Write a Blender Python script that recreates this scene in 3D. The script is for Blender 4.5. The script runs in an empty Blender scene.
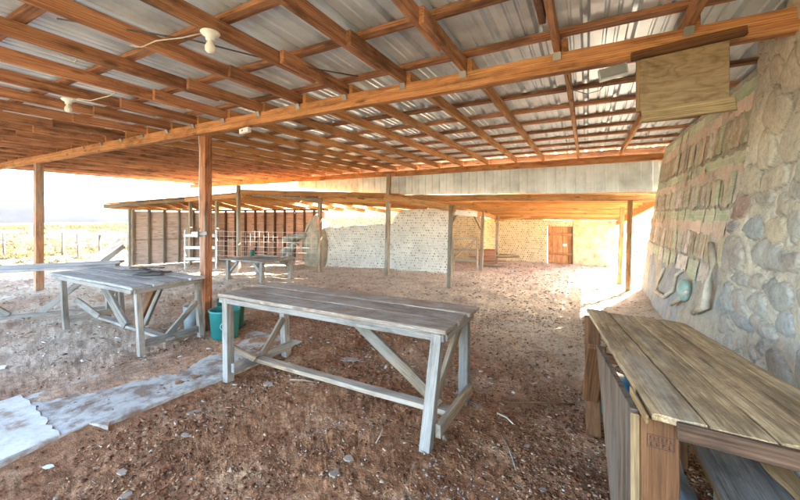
import bpy, bmesh, math, random
import numpy as np
from mathutils import Vector, Matrix
R = math.radians
random.seed(11); rng = np.random.RandomState(5)
sc = bpy.context.scene; COL = sc.collection

# ------------------------------------------------------------------ camera
F, CH = 352.6, 1.6
cam = bpy.data.cameras.new('camera'); co = bpy.data.objects.new('camera', cam); COL.objects.link(co)
co.location = (0, 0, CH); co.rotation_euler = (R(90), 0, R(27.9))
cam.sensor_width = 36; cam.lens = 36 * F / 800; cam.shift_y = -35 / 800
cam.clip_start = .05; cam.clip_end = 20000; sc.camera = co

# ------------------------------------------------------------------ light
SAZ = math.atan2(.45, .89); SEL = R(30)          # sun stands ahead and to the right
w = bpy.data.worlds.new('World'); sc.world = w; w.use_nodes = True
nt = w.node_tree; bg = nt.nodes['Background']
sky = nt.nodes.new('ShaderNodeTexSky'); sky.sky_type = 'NISHITA'; sky.sun_disc = False
sky.sun_elevation = SEL; sky.sun_rotation = SAZ; sky.dust_density = 2.5; sky.air_density = 1.0
nt.links.new(sky.outputs[0], bg.inputs[0]); bg.inputs[1].default_value = .15
sl = bpy.data.lights.new('sun', 'SUN'); sl.energy = 4.4; sl.angle = R(.5); sl.color = (1, .95, .87)
so = bpy.data.objects.new('sun', sl); COL.objects.link(so); so.location = (20, 40, 30)
sd = Vector((math.sin(SAZ) * math.cos(SEL), math.cos(SAZ) * math.cos(SEL), math.sin(SEL)))
so.rotation_euler = sd.to_track_quat('Z', 'Y').to_euler()
vs = sc.view_settings; vs.view_transform = 'Standard'; vs.look = 'None'; vs.gamma = 1; vs.exposure = 4.3
vs.use_curve_mapping = False
sc.render.engine = 'CYCLES'
try:
    sc.cycles.max_bounces = 10; sc.cycles.diffuse_bounces = 7; sc.cycles.glossy_bounces = 4
    sc.cycles.sample_clamp_indirect = 10
except Exception: pass

# ------------------------------------------------------------------ noise
def _h(ix, iy, iz, s):
    n = (ix * 374761393 + iy * 668265263 + iz * 2147483647 + s * 1274126177) & 0xffffffff
    n = ((n ^ (n >> 13)) * 1274126177) & 0xffffffff
    n = n ^ (n >> 16)
    return (n & 0xffff) / 65535.0
def vnoise(x, y, z=0., s=0):
    x = np.asarray(x, float); y = np.asarray(y, float); z = np.zeros_like(x) + z
    ix = np.floor(x).astype(np.int64); iy = np.floor(y).astype(np.int64); iz = np.floor(z).astype(np.int64)
    fx, fy, fz = x - ix, y - iy, z - iz
    fx, fy, fz = [f * f * (3 - 2 * f) for f in (fx, fy, fz)]
    r = 0
    for a in (0, 1):
        for b in (0, 1):
            for c in (0, 1):
                r = r + _h(ix + a, iy + b, iz + c, s) * (fx if a else 1 - fx) * (fy if b else 1 - fy) * (fz if c else 1 - fz)
    return r * 2 - 1
def fbm(x, y, z=0., o=4, s=0, g=.5):
    r = 0; a = 1; f = 1; t = 0
    for i in range(o):
        r = r + a * vnoise(np.asarray(x) * f + 17.3 * i, np.asarray(y) * f + 5.1 * i, np.asarray(z) * f, s + i); t += a; a *= g; f *= 2.03
    return r / t
def sst(a, b, x):
    t = np.clip((x - a) / (b - a), 0, 1); return t * t * (3 - 2 * t)

# ------------------------------------------------------------------ materials
def mat(name, rough=.8, metal=0, spec=.3):
    m = bpy.data.materials.new(name); m.use_nodes = True
    b = m.node_tree.nodes['Principled BSDF']
    b.inputs['Roughness'].default_value = rough; b.inputs['Metallic'].default_value = metal
    b.inputs['Specular IOR Level'].default_value = spec
    return m, m.node_tree, b
def N(t, k, **kw):
    n = t.nodes.new(k)
    for a, v in kw.items(): setattr(n, a, v)
    return n
def ramp(t, fac, stops):
    r = N(t, 'ShaderNodeValToRGB'); e = r.color_ramp.elements
    while len(e) > 1: e.remove(e[0])
    e[0].position = stops[0][0]; c = stops[0][1]; e[0].color = (*c, 1) if len(c) == 3 else c
    for p, c in stops[1:]:
        x = e.new(p); x.color = (*c, 1)
    t.links.new(fac, r.inputs[0]); return r.outputs[0]
def g(v): return (v, v, v)
def mul(t, a, b, fac=1.0, mode='MULTIPLY'):
    m = N(t, 'ShaderNodeMix', data_type='RGBA', blend_type=mode)
    if hasattr(fac, 'is_output'): t.links.new(fac, m.inputs[0])
    else: m.inputs[0].default_value = fac
    for s, i in ((a, 6), (b, 7)):
        if hasattr(s, 'is_output'): t.links.new(s, m.inputs[i])
        else: m.inputs[i].default_value = (*s, 1)
    return m.outputs[2]
def noise(t, vec, scale, det=4, rough=.55, dist=0):
    n = N(t, 'ShaderNodeTexNoise'); n.inputs['Scale'].default_value = scale
    n.inputs['Detail'].default_value = det; n.inputs['Roughness'].default_value = rough
    n.inputs['Distortion'].default_value = dist
    t.links.new(vec, n.inputs['Vector']); return n.outputs[0]
def mapping(t, vec, sc_=(1, 1, 1), loc=None):
    m = N(t, 'ShaderNodeMapping'); m.inputs['Scale'].default_value = sc_
    t.links.new(vec, m.inputs['Vector'])
    if loc is not None: t.links.new(loc, m.inputs['Location'])
    return m.outputs[0]
def bump(t, b, h, st=.3, dist=.01):
    n = N(t, 'ShaderNodeBump'); n.inputs['Strength'].default_value = st; n.inputs['Distance'].default_value = dist
    t.links.new(h, n.inputs['Height']); t.links.new(n.outputs[0], b.inputs['Normal'])
def objcoord(t):
    tc = N(t, 'ShaderNodeTexCoord'); oi = N(t, 'ShaderNodeObjectInfo')
    cx = N(t, 'ShaderNodeCombineXYZ')
    for i, k in enumerate((37., 11., 23.)):
        m = N(t, 'ShaderNodeMath', operation='MULTIPLY'); m.inputs[1].default_value = k
        t.links.new(oi.outputs['Random'], m.inputs[0]); t.links.new(m.outputs[0], cx.inputs[i])
    return tc.outputs['Object'], cx.outputs[0], oi.outputs['Random']

def wood(name, dark, midc, light, grey=None, greyamt=0.5, stain=.5, rough=.75, vary=.35, bst=.35, dirt=None, dirtamt=.5):
    m, t, b = mat(name, rough)
    vec, off, rnd = objcoord(t)
    v = mapping(t, vec, (1.2, 26, 26), off)
    n1 = noise(t, v, 1.0, 6, .62, .6)
    fine = noise(t, mapping(t, vec, (5, 170, 170), off), 1.0, 4, .7)
    wv = N(t, 'ShaderNodeTexWave', bands_direction='Z'); wv.inputs['Scale'].default_value = 9
    wv.inputs['Distortion'].default_value = 7; wv.inputs['Detail'].default_value = 3; wv.inputs['Detail Scale'].default_value = .6
    t.links.new(mapping(t, vec, (.5, 2.2, 2.2), off), wv.inputs['Vector'])
    c = ramp(t, n1, [(.3, dark), (.5, midc), (.7, light)])
    c = mul(t, c, ramp(t, wv.outputs[0], [(0, g(.72)), (.6, g(1)), (1, g(1.08))]), .7)
    c = mul(t, c, ramp(t, fine, [(.32, g(.55)), (.6, g(1.12))]), .75)
    vo = N(t, 'ShaderNodeTexVoronoi'); vo.inputs['Scale'].default_value = 1
    t.links.new(mapping(t, vec, (2.2, 9, 9), off), vo.inputs['Vector'])
    c = mul(t, c, ramp(t, vo.outputs['Distance'], [(.0, g(.28)), (.1, g(.45)), (.17, g(1))]), .85)
    big = noise(t, mapping(t, vec, (.9, 5, 5), off), 1.0, 4, .65)
    if grey is not None:
        c = mul(t, c, grey, ramp(t, big, [(.28 + .26 * greyamt, g(1)), (.46 + .26 * greyamt, g(0))]), 'MIX')
        c = mul(t, c, ramp(t, fine, [(.35, g(.62)), (.6, g(1.1))]), .7)
        c = mul(t, c, ramp(t, n1, [(.36, g(.7)), (.52, g(1.05))]), .5)
    st = noise(t, mapping(t, vec, (1.6, 4, 4), off), 1.3, 5, .7)
    c = mul(t, c, ramp(t, st, [(.34, g(1 - .6 * stain)), (.5, g(1)), (.7, g(1.0 + .15 * stain))]), 1)
    if dirt is not None:
        dn = noise(t, mapping(t, vec, (2.6, 4.4, 4.4), off), 1.8, 9, .78)
        c = mul(t, c, dirt, ramp(t, dn, [(.5 - .1 * dirtamt, g(0)), (.72 - .15 * dirtamt, g(.85))]), 'MIX')
    mr = N(t, 'ShaderNodeMapRange'); mr.inputs[3].default_value = 1 - vary; mr.inputs[4].default_value = 1 + vary * .6
    t.links.new(rnd, mr.inputs[0])
    hv = N(t, 'ShaderNodeHueSaturation'); t.links.new(mr.outputs[0], hv.inputs['Value']); t.links.new(c, hv.inputs['Color'])
    t.links.new(hv.outputs[0], b.inputs['Base Color'])
    ad = N(t, 'ShaderNodeMath', operation='ADD'); t.links.new(n1, ad.inputs[0]); t.links.new(fine, ad.inputs[1])
    bump(t, b, ad.outputs[0], bst, .006)
    return m
M = {}
M['joist'] = wood('red_brown_framing_lumber', (.20, .082, .042), (.46, .205, .10), (.60, .32, .165), stain=.9, vary=.3)
M['beam'] = wood('orange_framing_lumber', (.32, .13, .045), (.50, .235, .085), (.62, .33, .135), stain=.6, vary=.2)
M['mbeam'] = wood('red_orange_beam', (.26, .10, .04), (.48, .21, .082), (.60, .31, .13), stain=.8, vary=.1)
M['shed'] = wood('amber_shed_lumber', (.42, .17, .05), (.60, .30, .10), (.70, .40, .16), stain=.3, vary=.3)
M['post'] = wood('weathered_post', (.34, .15, .07), (.56, .26, .12), (.66, .34, .17), grey=(.38, .29, .22), greyamt=.25, stain=.8)
M['opost'] = wood('orange_brown_post', (.26, .09, .04), (.46, .18, .08), (.56, .25, .12), grey=(.28, .20, .14), greyamt=.2, stain=.9, vary=.05)
M['tan'] = wood('sun_bleached_lumber', (.22, .14, .08), (.36, .25, .15), (.46, .34, .22), grey=(.33, .28, .22), greyamt=.5, stain=.5)
M['grey'] = wood('weathered_grey_wood', (.18, .14, .10), (.30, .25, .19), (.42, .36, .29), grey=(.31, .28, .24), greyamt=.8, stain=.7, bst=.6)
M['gtop'] = wood('dusty_table_boards', (.50, .39, .29), (.58, .47, .36), (.66, .56, .45), grey=(.60, .53, .45), greyamt=.5, stain=.7, bst=.6, dirt=(.36, .215, .13), dirtamt=.6)
M['gtop2'] = wood('pale_grey_table_boards', (.32, .29, .26), (.50, .47, .43), (.62, .59, .55), grey=(.54, .52, .50), greyamt=.8, stain=.6, bst=.6, dirt=(.30, .24, .18), dirtamt=.2)
M['bench'] = wood('tan_bench_planks', (.42, .27, .135), (.53, .36, .185), (.60, .43, .24), grey=(.44, .35, .24), greyamt=.1, stain=.8, bst=.5, dirt=(.20, .12, .065), dirtamt=.35, vary=.15)
M['leg'] = wood('brown_stud', (.075, .028, .010), (.15, .062, .022), (.21, .095, .036), stain=.7, bst=.4, vary=.1)
M['sideb'] = wood('worn_brown_grey_board', (.10, .06, .035), (.19, .125, .08), (.28, .19, .125), grey=(.16, .125, .095), greyamt=.3, stain=.8, bst=.6)
M['darkrail'] = wood('dark_brown_rail', (.06, .032, .018), (.13, .07, .038), (.20, .115, .065), stain=.7)
M['ply'] = wood('stained_plywood', (.20, .13, .055), (.36, .25, .12), (.47, .34, .18), stain=.6, bst=.15, vary=.02)
def ply_fig():
    m, t, b = mat('figured_plywood', .7); vec, off, rnd = objcoord(t)
    d = noise(t, mapping(t, vec, (2.2, 2.2, 5), off), 1.1, 3, .5)
    mm = N(t, 'ShaderNodeMath', operation='MULTIPLY'); mm.inputs[1].default_value = 11; t.links.new(d, mm.inputs[0])
    pp = N(t, 'ShaderNodeMath', operation='PINGPONG'); pp.inputs[1].default_value = .5; t.links.new(mm.outputs[0], pp.inputs[0])
    fine = noise(t, mapping(t, vec, (6, 90, 90), off), 1.0, 4, .6); blot = noise(t, vec, 4, 6, .7)
    c = ramp(t, pp.outputs[0], [(0, (.22, .145, .072)), (.22, (.275, .188, .098)), (.5, (.30, .21, .115))])
    c = mul(t, c, ramp(t, fine, [(.3, g(.7)), (.6, g(1.08))]), .8); c = mul(t, c, ramp(t, blot, [(.34, g(.62)), (.5, g(1)), (.7, g(1.1))]), .9)
    t.links.new(c, b.inputs['Base Color']); bump(t, b, fine, .2, .003); return m
M['plyfig'] = ply_fig()
M['edge'] = wood('fresh_cut_edge', (.24, .135, .055), (.33, .20, .09), (.40, .27, .14), stain=.2, vary=.05)
M['osb'] = wood('grey_pink_panel', (.50, .33, .25), (.62, .45, .35), (.70, .54, .44), stain=.5, vary=.15, bst=.4)
M['redply'] = wood('red_brown_panel', (.34, .15, .08), (.54, .27, .16), (.62, .36, .22), stain=.5, vary=.3)
M['whitewood'] = wood('whitewashed_wood', (.5, .48, .45), (.7, .69, .66), (.8, .8, .78), stain=.3, vary=.1)
M['stick'] = wood('pale_driftwood', (.42, .35, .25), (.58, .50, .38), (.68, .60, .47), stain=.3)
M['char'] = wood('dark_scrap_wood', (.05, .04, .035), (.10, .085, .07), (.17, .15, .13), stain=.6)
M['door'] = wood('orange_door_planks', (.34, .14, .05), (.52, .23, .09), (.62, .31, .14), stain=.5)

def galv(name, base=(.66, .72, .76), metal=.3, rough=.36):
    m, t, b = mat(name, rough, metal, .5)
    vec, off, rnd = objcoord(t)
    n = noise(t, mapping(t, vec, (1, 1, 1), off), 2.2, 5, .6)
    c = ramp(t, n, [(.3, tuple(x * .72 for x in base)), (.5, base), (.75, tuple(min(1, x * 1.2) for x in base))])
    sp = noise(t, mapping(t, vec, (7, 1.2, 7), off), 3, 5, .7)
    c = mul(t, c, (.46, .40, .32), ramp(t, sp, [(.6, g(0)), (.8, g(.35))]), 'MIX')
    t.links.new(c, b.inputs['Base Color'])
    t.links.new(ramp(t, n, [(.3, g(rough + .15)), (.7, g(rough - .08))]), b.inputs['Roughness'])
    bump(t, b, n, .12, .01)
    return m
M['roof'] = galv('galvanised_roof_sheet')
M['fascia'] = galv('painted_fascia_sheet', (.70, .78, .82), .15, .5)
M['steel'] = galv('steel_bracket', (.22, .215, .20), .8, .5)

def plain(name, c, rough=.6, metal=0, var=.25, sc_=14., bs=.15):
    m, t, b = mat(name, rough, metal, .4)
    vec, off, rnd = objcoord(t)
    n = noise(t, mapping(t, vec, (1, 1, 1), off), sc_, 5, .65)
    t.links.new(ramp(t, n, [(.3, tuple(x * (1 - var) for x in c)), (.7, tuple(min(1, x * (1 + var * .6)) for x in c))]), b.inputs['Base Color'])
    bump(t, b, n, bs, .004); return m
M['white'] = plain('white_porcelain', (.78, .78, .75), .3, 0, .08)
M['bulb'] = plain('frosted_glass_bulb', (.72, .70, .64), .15, 0, .05)
M['boxgrey'] = plain('grey_metal_box', (.42, .43, .42), .45, .4, .15)
M['wire'] = plain('pale_cable', (.55, .53, .48), .6)
M['darkwire'] = plain('dark_wire', (.10, .09, .08), .6)
M['teal'] = plain('teal_plastic', (.03, .22, .21), .45, 0, .25, 5)
M['green'] = plain('dark_green_plastic', (.02, .11, .085), .45, 0, .25, 5)
M['blue'] = plain('blue_plastic', (.03, .20, .42), .4, 0, .2)
M['pail'] = plain('pale_plastic', (.42, .5, .52), .5, 0, .2)
M['cloth'] = plain('dusty_tarp', (.34, .38, .40), .75, 0, .35, 4, .5)
M['foam'] = plain('white_foam_plank', (.62, .66, .68), .8, 0, .2, 9, .5)
M['sack'] = plain('grey_rolled_mat', (.30, .27, .22), .9, 0, .5, 9, .8)
M['adobe'] = plain('earthen_plaster', (.42, .36, .26), .95, 0, .35, 6, .8)
M['rock'] = plain('pale_rock', (.30, .22, .16), .9, 0, .3, 20, .4)
M['whiterock'] = plain('white_rock', (.62, .60, .57), .9, 0, .2, 20, .4)
M['hill'] = plain('distant_hill_rock', (.0125, .014, .018), .95, 0, .35, .012, .6)
M['stick2'] = plain('bleached_branch', (.58, .50, .38), .9, 0, .3, 12, .6)
M['shell'] = plain('turquoise_glaze', (.34, .46, .40), .6, 0, .3, 8)
M['paperw'] = plain('white_card', (.75, .75, .72), .7, 0, .05)
M['ink'] = plain('black_stamp_ink', (.06, .03, .02), .8)

# dirt
def ground_mat():
    m, t, b = mat('dirt_and_desert', .97, 0, .15)
    ge = N(t, 'ShaderNodeNewGeometry'); P = ge.outputs['Position']
    at = N(t, 'ShaderNodeAttribute', attribute_name='zone'); sp = N(t, 'ShaderNodeSeparateColor'); t.links.new(at.outputs['Color'], sp.inputs[0])
    n1 = noise(t, P, 2.3, 8, .68); n2 = noise(t, P, 22, 6, .7); n3 = noise(t, P, 95, 4, .7)
    red = ramp(t, n1, [(.3, (.17, .070, .030)), (.5, (.34, .155, .072)), (.68, (.52, .30, .165))])
    red = mul(t, red, ramp(t, n2, [(.32, g(.4)), (.5, g(1)), (.66, (1.6, 1.6, 1.6))]), .9)
    pale = ramp(t, n1, [(.3, (.46, .37, .27)), (.5, (.64, .54, .42)), (.7, (.74, .66, .54))])
    pale = mul(t, pale, ramp(t, n2, [(.34, g(.74)), (.5, g(1)), (.68, g(1.2))]), .9)
    c = mul(t, red, pale, sp.outputs[0], 'MIX')
    nd = noise(t, mapping(t, P, (.05, .05, .05)), 3, 6, .65)
    nd2 = noise(t, P, .9, 5, .7)
    des = ramp(t, nd, [(.35, (.42, .36, .25)), (.5, (.38, .28, .12)), (.58, (.34, .24, .09)), (.7, (.44, .38, .27))])
    des = mul(t, des, ramp(t, nd2, [(.35, g(.7)), (.55, g(1.08))]), .8)
    c = mul(t, c, des, sp.outputs[1], 'MIX')
    des_dimmed = ramp(t, nd, [(.36, (.115, .088, .052)), (.48, (.10, .066, .028)), (.56, (.078, .046, .014)), (.66, (.13, .098, .058))])  # far desert colours dimmed to offset the blown-out sunlight there
    des_dimmed = mul(t, des_dimmed, ramp(t, nd2, [(.35, g(.6)), (.55, g(1.1))]), .9)
    c = mul(t, c, des_dimmed, sp.outputs[2], 'MIX')
    c = mul(t, c, ramp(t, n3, [(.3, g(.6)), (.5, g(1)), (.7, g(1.25))]), .7)
    t.links.new(c, b.inputs['Base Color'])
    ad = N(t, 'ShaderNodeMath', operation='ADD'); t.links.new(n2, ad.inputs[0]); t.links.new(n3, ad.inputs[1])
    bump(t, b, ad.outputs[0], .8, .02); return m
def slab_mat():
    m, t, b = mat('worn_concrete', .75, 0, .4)
    vec, off, rnd = objcoord(t)
    n = noise(t, vec, 3, 7, .65); n2 = noise(t, vec, 40, 4, .6); n3 = noise(t, vec, 5.5, 6, .7)
    c = ramp(t, n, [(.3, (.38, .35, .31)), (.55, (.48, .45, .40)), (.75, (.58, .55, .50))])
    c = mul(t, c, (.20, .12, .075), ramp(t, n3, [(.44, g(0)), (.60, g(.9))]), 'MIX')
    c = mul(t, c, ramp(t, n2, [(.3, g(.8)), (.6, g(1.05))]), .7)
    t.links.new(c, b.inputs['Base Color']); bump(t, b, n2, .3, .004); return m
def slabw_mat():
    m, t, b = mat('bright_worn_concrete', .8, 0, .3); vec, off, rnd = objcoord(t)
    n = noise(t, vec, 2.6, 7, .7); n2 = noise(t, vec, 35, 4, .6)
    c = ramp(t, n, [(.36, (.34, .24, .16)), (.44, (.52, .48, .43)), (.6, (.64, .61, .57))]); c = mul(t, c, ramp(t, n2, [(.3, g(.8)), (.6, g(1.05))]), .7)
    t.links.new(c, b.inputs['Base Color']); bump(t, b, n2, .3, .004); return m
def stone_mat():
    m, t, b = mat('rubble_stone_wall', .92, 0, .2)
    ge = N(t, 'ShaderNodeNewGeometry'); P = ge.outputs['Position']
    at = N(t, 'ShaderNodeAttribute', attribute_name='zone')
    n1 = noise(t, P, 5, 7, .7); n2 = noise(t, P, 38, 6, .72); n3 = noise(t, P, 14, 5, .65)
    c = mul(t, at.outputs['Color'], ramp(t, n1, [(.3, g(.72)), (.5, g(1)), (.7, (1.2, 1.17, 1.1))]))
    c = mul(t, c, ramp(t, n2, [(.3, g(.68)), (.5, g(1)), (.7, g(1.15))]), .8)
    c = mul(t, c, (.62, .58, .50), ramp(t, n3, [(.56, g(0)), (.72, g(.5))]), 'MIX')
    t.links.new(c, b.inputs['Base Color'])
    ad = N(t, 'ShaderNodeMath', operation='ADD'); t.links.new(n2, ad.inputs[0]); t.links.new(n3, ad.inputs[1])
    bump(t, b, ad.outputs[0], .6, .02); return m
def can_mat(name, mortar, can, row=.078, plaster=None, pamt=.5):
    m, t, b = mat(name, .85, 0, .3)
    vec, off, rnd = objcoord(t)
    s = N(t, 'ShaderNodeSeparateXYZ'); t.links.new(vec, s.inputs[0])
    def mt(op, a, bb=None, c_=None):
        n = N(t, 'ShaderNodeMath', operation=op)
        for i, v in enumerate((a, bb, c_)):
            if v is None: continue
            if hasattr(v, 'is_output'): t.links.new(v, n.inputs[i])
            else: n.inputs[i].default_value = v
        return n.outputs[0]
    wob = noise(t, vec, 1.3, 3)
    z = mt('ADD', mt('DIVIDE', s.outputs[2], row), mt('MULTIPLY', wob, .9)); zr = mt('FLOOR', z)
    x = mt('ADD', mt('DIVIDE', s.outputs[0], row * .95), mt('MULTIPLY', zr, .5))
    dx = mt('SUBTRACT', mt('FRACT', x), .5); dz = mt('SUBTRACT', mt('FRACT', z), .5)
    d = mt('SQRT', mt('ADD', mt('MULTIPLY', dx, dx), mt('MULTIPLY', dz, dz)))
    wn = N(t, 'ShaderNodeTexWhiteNoise', noise_dimensions='2D'); cv = N(t, 'ShaderNodeCombineXYZ')
    t.links.new(mt('FLOOR', x), cv.inputs[0]); t.links.new(zr, cv.inputs[1]); t.links.new(cv.outputs[0], wn.inputs['Vector'])
    mask = ramp(t, mt('ADD', d, mt('MULTIPLY', wn.outputs[0], .16)), [(.28, g(1)), (.42, g(0))])
    n = noise(t, vec, 2.2, 6, .7)
    mo = mul(t, mortar, ramp(t, n, [(.3, g(.75)), (.7, g(1.2))]))
    cc = mul(t, can, ramp(t, wn.outputs[0], [(0, g(.55)), (1, g(1.5))]))
    c = mul(t, mo, cc, mask, 'MIX')
    if plaster:
        n2 = noise(t, vec, .8, 6, .65)
        c = mul(t, c, plaster, ramp(t, n2, [(.62 - .25 * pamt, g(0)), (.8 - .25 * pamt, g(.85))]), 'MIX')
    t.links.new(c, b.inputs['Base Color']); bump(t, b, d, .5, .03); return m
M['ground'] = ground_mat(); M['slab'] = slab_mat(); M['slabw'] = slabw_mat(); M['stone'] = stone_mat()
M['canw'] = can_mat('whitewashed_can_wall', (.66, .61, .52), (.50, .45, .38), .072, (.70, .68, .64), .35)
M['cano'] = can_mat('ochre_can_wall', (.66, .54, .33), (.46, .36, .21), .072)
M['ochre'] = plain('ochre_rubble', (.62, .47, .26), .95, 0, .55, 5, .8)

def attr_mat(name, rough=.9):
    m, t, b = mat(name, rough, 0, .25)
    at = N(t, 'ShaderNodeAttribute', attribute_name='zone')
    ge = N(t, 'ShaderNodeNewGeometry'); n2 = noise(t, ge.outputs['Position'], 60, 4, .7)
    t.links.new(mul(t, at.outputs['Color'], ramp(t, n2, [(.3, g(.7)), (.7, g(1.2))]), .8), b.inputs['Base Color'])
    bump(t, b, n2, .3, .004); return m
M['chips'] = attr_mat('wood_and_stone_chips'); M['shrub'] = attr_mat('dry_scrub')

def paper_mat(name, cols, sc_, band=None):
    m, t, b = mat(name, .6, 0, .3)
    vec, off, rnd = objcoord(t)
    n = noise(t, mapping(t, vec, (1, 1, 1), off), sc_, 6, .75)
    k = len(cols); c = ramp(t, n, [(.32 + .36 * i / (k - 1), cols[i]) for i in range(k)])
    if band:
        br = N(t, 'ShaderNodeTexBrick'); br.inputs['Scale'].default_value = 1
        br.inputs['Brick Width'].default_value = band[0]; br.inputs['Row Height'].default_value = band[1]; br.inputs['Mortar Size'].default_value = .004
        for i, cc in ((1, band[2]), (2, band[3]), (3, (.7, .68, .6))): br.inputs[i].default_value = (*cc, 1)
        t.links.new(mapping(t, vec, (1, 1, 1), off), br.inputs['Vector'])
        c = mul(t, c, br.outputs[0], .6, 'MIX')
    c = mul(t, c, ramp(t, rnd, [(0, (.6, .58, .55)), (.35, (1.05, .98, .88)), (.7, (.85, .95, .82)), (1, (1.4, 1.33, 1.22))]))
    n2 = noise(t, vec, 9, 5, .7); c = mul(t, c, (.66, .62, .54), ramp(t, n2, [(.42, g(.08)), (.66, g(.8))]), 'MIX')
    t.links.new(c, b.inputs['Base Color']); bump(t, b, n2, .4, .01); return m
M['pic'] = paper_mat('brown_printed_picture', [(.22, .16, .11), (.42, .38, .24), (.33, .26, .19), (.66, .60, .50)], 11)
M['pgreen'] = paper_mat('green_printed_strip', [(.30, .40, .24), (.42, .50, .33), (.52, .57, .44)], 6, (.3, .07, (.34, .45, .28), (.42, .52, .36)))
M['ppink'] = paper_mat('pink_white_printed_strip', [(.60, .46, .40), (.64, .57, .49), (.58, .36, .32), (.64, .60, .52)], 22)
M['pred'] = paper_mat('terracotta_printed_spot', [(.44, .24, .15), (.50, .32, .20), (.38, .20, .13)], 12)
M['pviolet'] = paper_mat('violet_grey_picture', [(.26, .21, .21), (.42, .37, .37), (.62, .58, .57), (.32, .34, .25)], 10)

# ------------------------------------------------------------------ object helpers
WM = {}                                     # where each object stands, for parenting
def link(o, parent=None):
    COL.objects.link(o); WM[o.name] = o.matrix_basis.copy()
    if parent is not None:
        o.parent = parent; o.matrix_parent_inverse = WM[parent.name].inverted()
    return o
def tag(o, label=None, cat=None, group=None, kind=None):
    for k, v in (('label', label), ('category', cat), ('group', group), ('kind', kind)):
        if v: o[k] = v
    return o
def thing(name, loc, label, cat, group=None):
    o = bpy.data.objects.new(name, None); o.location = loc; link(o); o.empty_display_size = .1
    return tag(o, label, cat, group)
def mesh(name, V, Fc, m, parent=None, smooth=False, cols=None, mw=None):
    me = bpy.data.meshes.new(name)
    V = np.asarray(V, float)
    if isinstance(Fc, np.ndarray):
        nf, k = Fc.shape
        me.vertices.add(len(V)); me.vertices.foreach_set('co', V.ravel())
        me.loops.add(nf * k); me.loops.foreach_set('vertex_index', Fc.ravel().astype(np.int32))
        me.polygons.add(nf); me.polygons.foreach_set('loop_start', (np.arange(nf) * k).astype(np.int32))
        try: me.polygons.foreach_set('loop_total', np.full(nf, k, np.int32))
        except Exception: pass
        me.update(calc_edges=True); me.validate()
    else:
        me.from_pydata([tuple(v) for v in V], [], Fc); me.update()
    me.materials.append(M[m])
    if smooth: me.polygons.foreach_set('use_smooth', np.ones(len(me.polygons), bool))
    if cols is not None:
        a = me.color_attributes.new('zone', 'FLOAT_COLOR', 'POINT')
        c = np.ones((len(V), 4)); c[:, :3] = cols; a.data.foreach_set('color', c.ravel())
    o = bpy.data.objects.new(name, me); 
    if mw is not None: o.matrix_world = mw
    return link(o, parent)
def frame(a, b, up=(0, 0, 1)):
    a, b = Vector(a), Vector(b); x = (b - a).normalized(); u = Vector(up)
    if abs(x.dot(u)) > .98: u = Vector((0, 1, 0))
    y = u.cross(x).normalized(); z = x.cross(y)
    m = Matrix.Identity(4)
    for i, v in enumerate((x, y, z)): m[0][i], m[1][i], m[2][i] = v
    m.translation = (a + b) / 2
    return m
def beam(name, a, b, w_, h_, m, parent=None, up=(0, 0, 1), bev=.004, seg=1, wob=0, warp=0):
    """a board from a to b: length along its own x, width w_ (y), height h_ (z)"""
    L = (Vector(b) - Vector(a)).length
    bm = bmesh.new(); bmesh.ops.create_cube(bm, size=1)
    bmesh.ops.scale(bm, vec=(L, w_, h_), verts=bm.verts)
    if seg > 1:
        ed = [e for e in bm.edges if abs((e.verts[0].co - e.verts[1].co).x) > L * .9]
        bmesh.ops.subdivide_edges(bm, edges=ed, cuts=seg - 1, use_grid_fill=True)
    if bev:
        ed = [e for e in bm.edges if len(e.link_faces) == 2 and e.calc_face_angle(0) > 1]
        bmesh.ops.bevel(bm, geom=ed, offset=min(bev, w_ * .3, h_ * .3), segments=1, affect='EDGES')
    s = random.random() * 50
    if wob or warp:
        for v in bm.verts:
            x = v.co.x
            if wob:
                v.co.y += (1 if v.co.y > 0 else -1) * wob * float(vnoise(x * 9 + s, (3 if v.co.y > 0 else 8)))
                v.co.z += wob * .5 * float(vnoise(x * 7 + s, v.co.y * 5 + 20))
                if abs(x) > L / 2 - .02: v.co.x += wob * 2 * float(vnoise(v.co.y * 30 + s, 4))
            if warp:
                v.co.z += warp * float(vnoise(x * 1.1 + s, 1)); v.co.y += warp * float(vnoise(x * .9 + s, 9))
    me = bpy.data.meshes.new(name); bm.to_mesh(me); bm.free(); me.materials.append(M[m])
    o = bpy.data.objects.new(name, me); o.matrix_world = frame(a, b, up)
    return link(o, parent)
def tube(name, pts, r, m, parent=None, n=8, closed=False):
    pts = [Vector(p) for p in pts]; V = []; Fc = []
    for i, p in enumerate(pts):
        d = (pts[min(i + 1, len(pts) - 1)] - pts[max(i - 1, 0)]).normalized()
        u = Vector((0, 0, 1)) if abs(d.z) < .9 else Vector((0, 1, 0))
        a = d.cross(u).normalized(); b2 = d.cross(a); rr = r[i] if isinstance(r, (list, tuple)) else r
        for k in range(n):
            t = 2 * math.pi * k / n; V.append(p + a * math.cos(t) * rr + b2 * math.sin(t) * rr)
    for i in range(len(pts) - 1):
        for k in range(n):
            Fc.append((i * n + k, i * n + (k + 1) % n, (i + 1) * n + (k + 1) % n, (i + 1) * n + k))
    Fc.append(tuple(range(n))[::-1]); Fc.append(tuple(range((len(pts) - 1) * n, len(pts) * n)))
    return mesh(name, V, Fc, m, parent, True)
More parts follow.
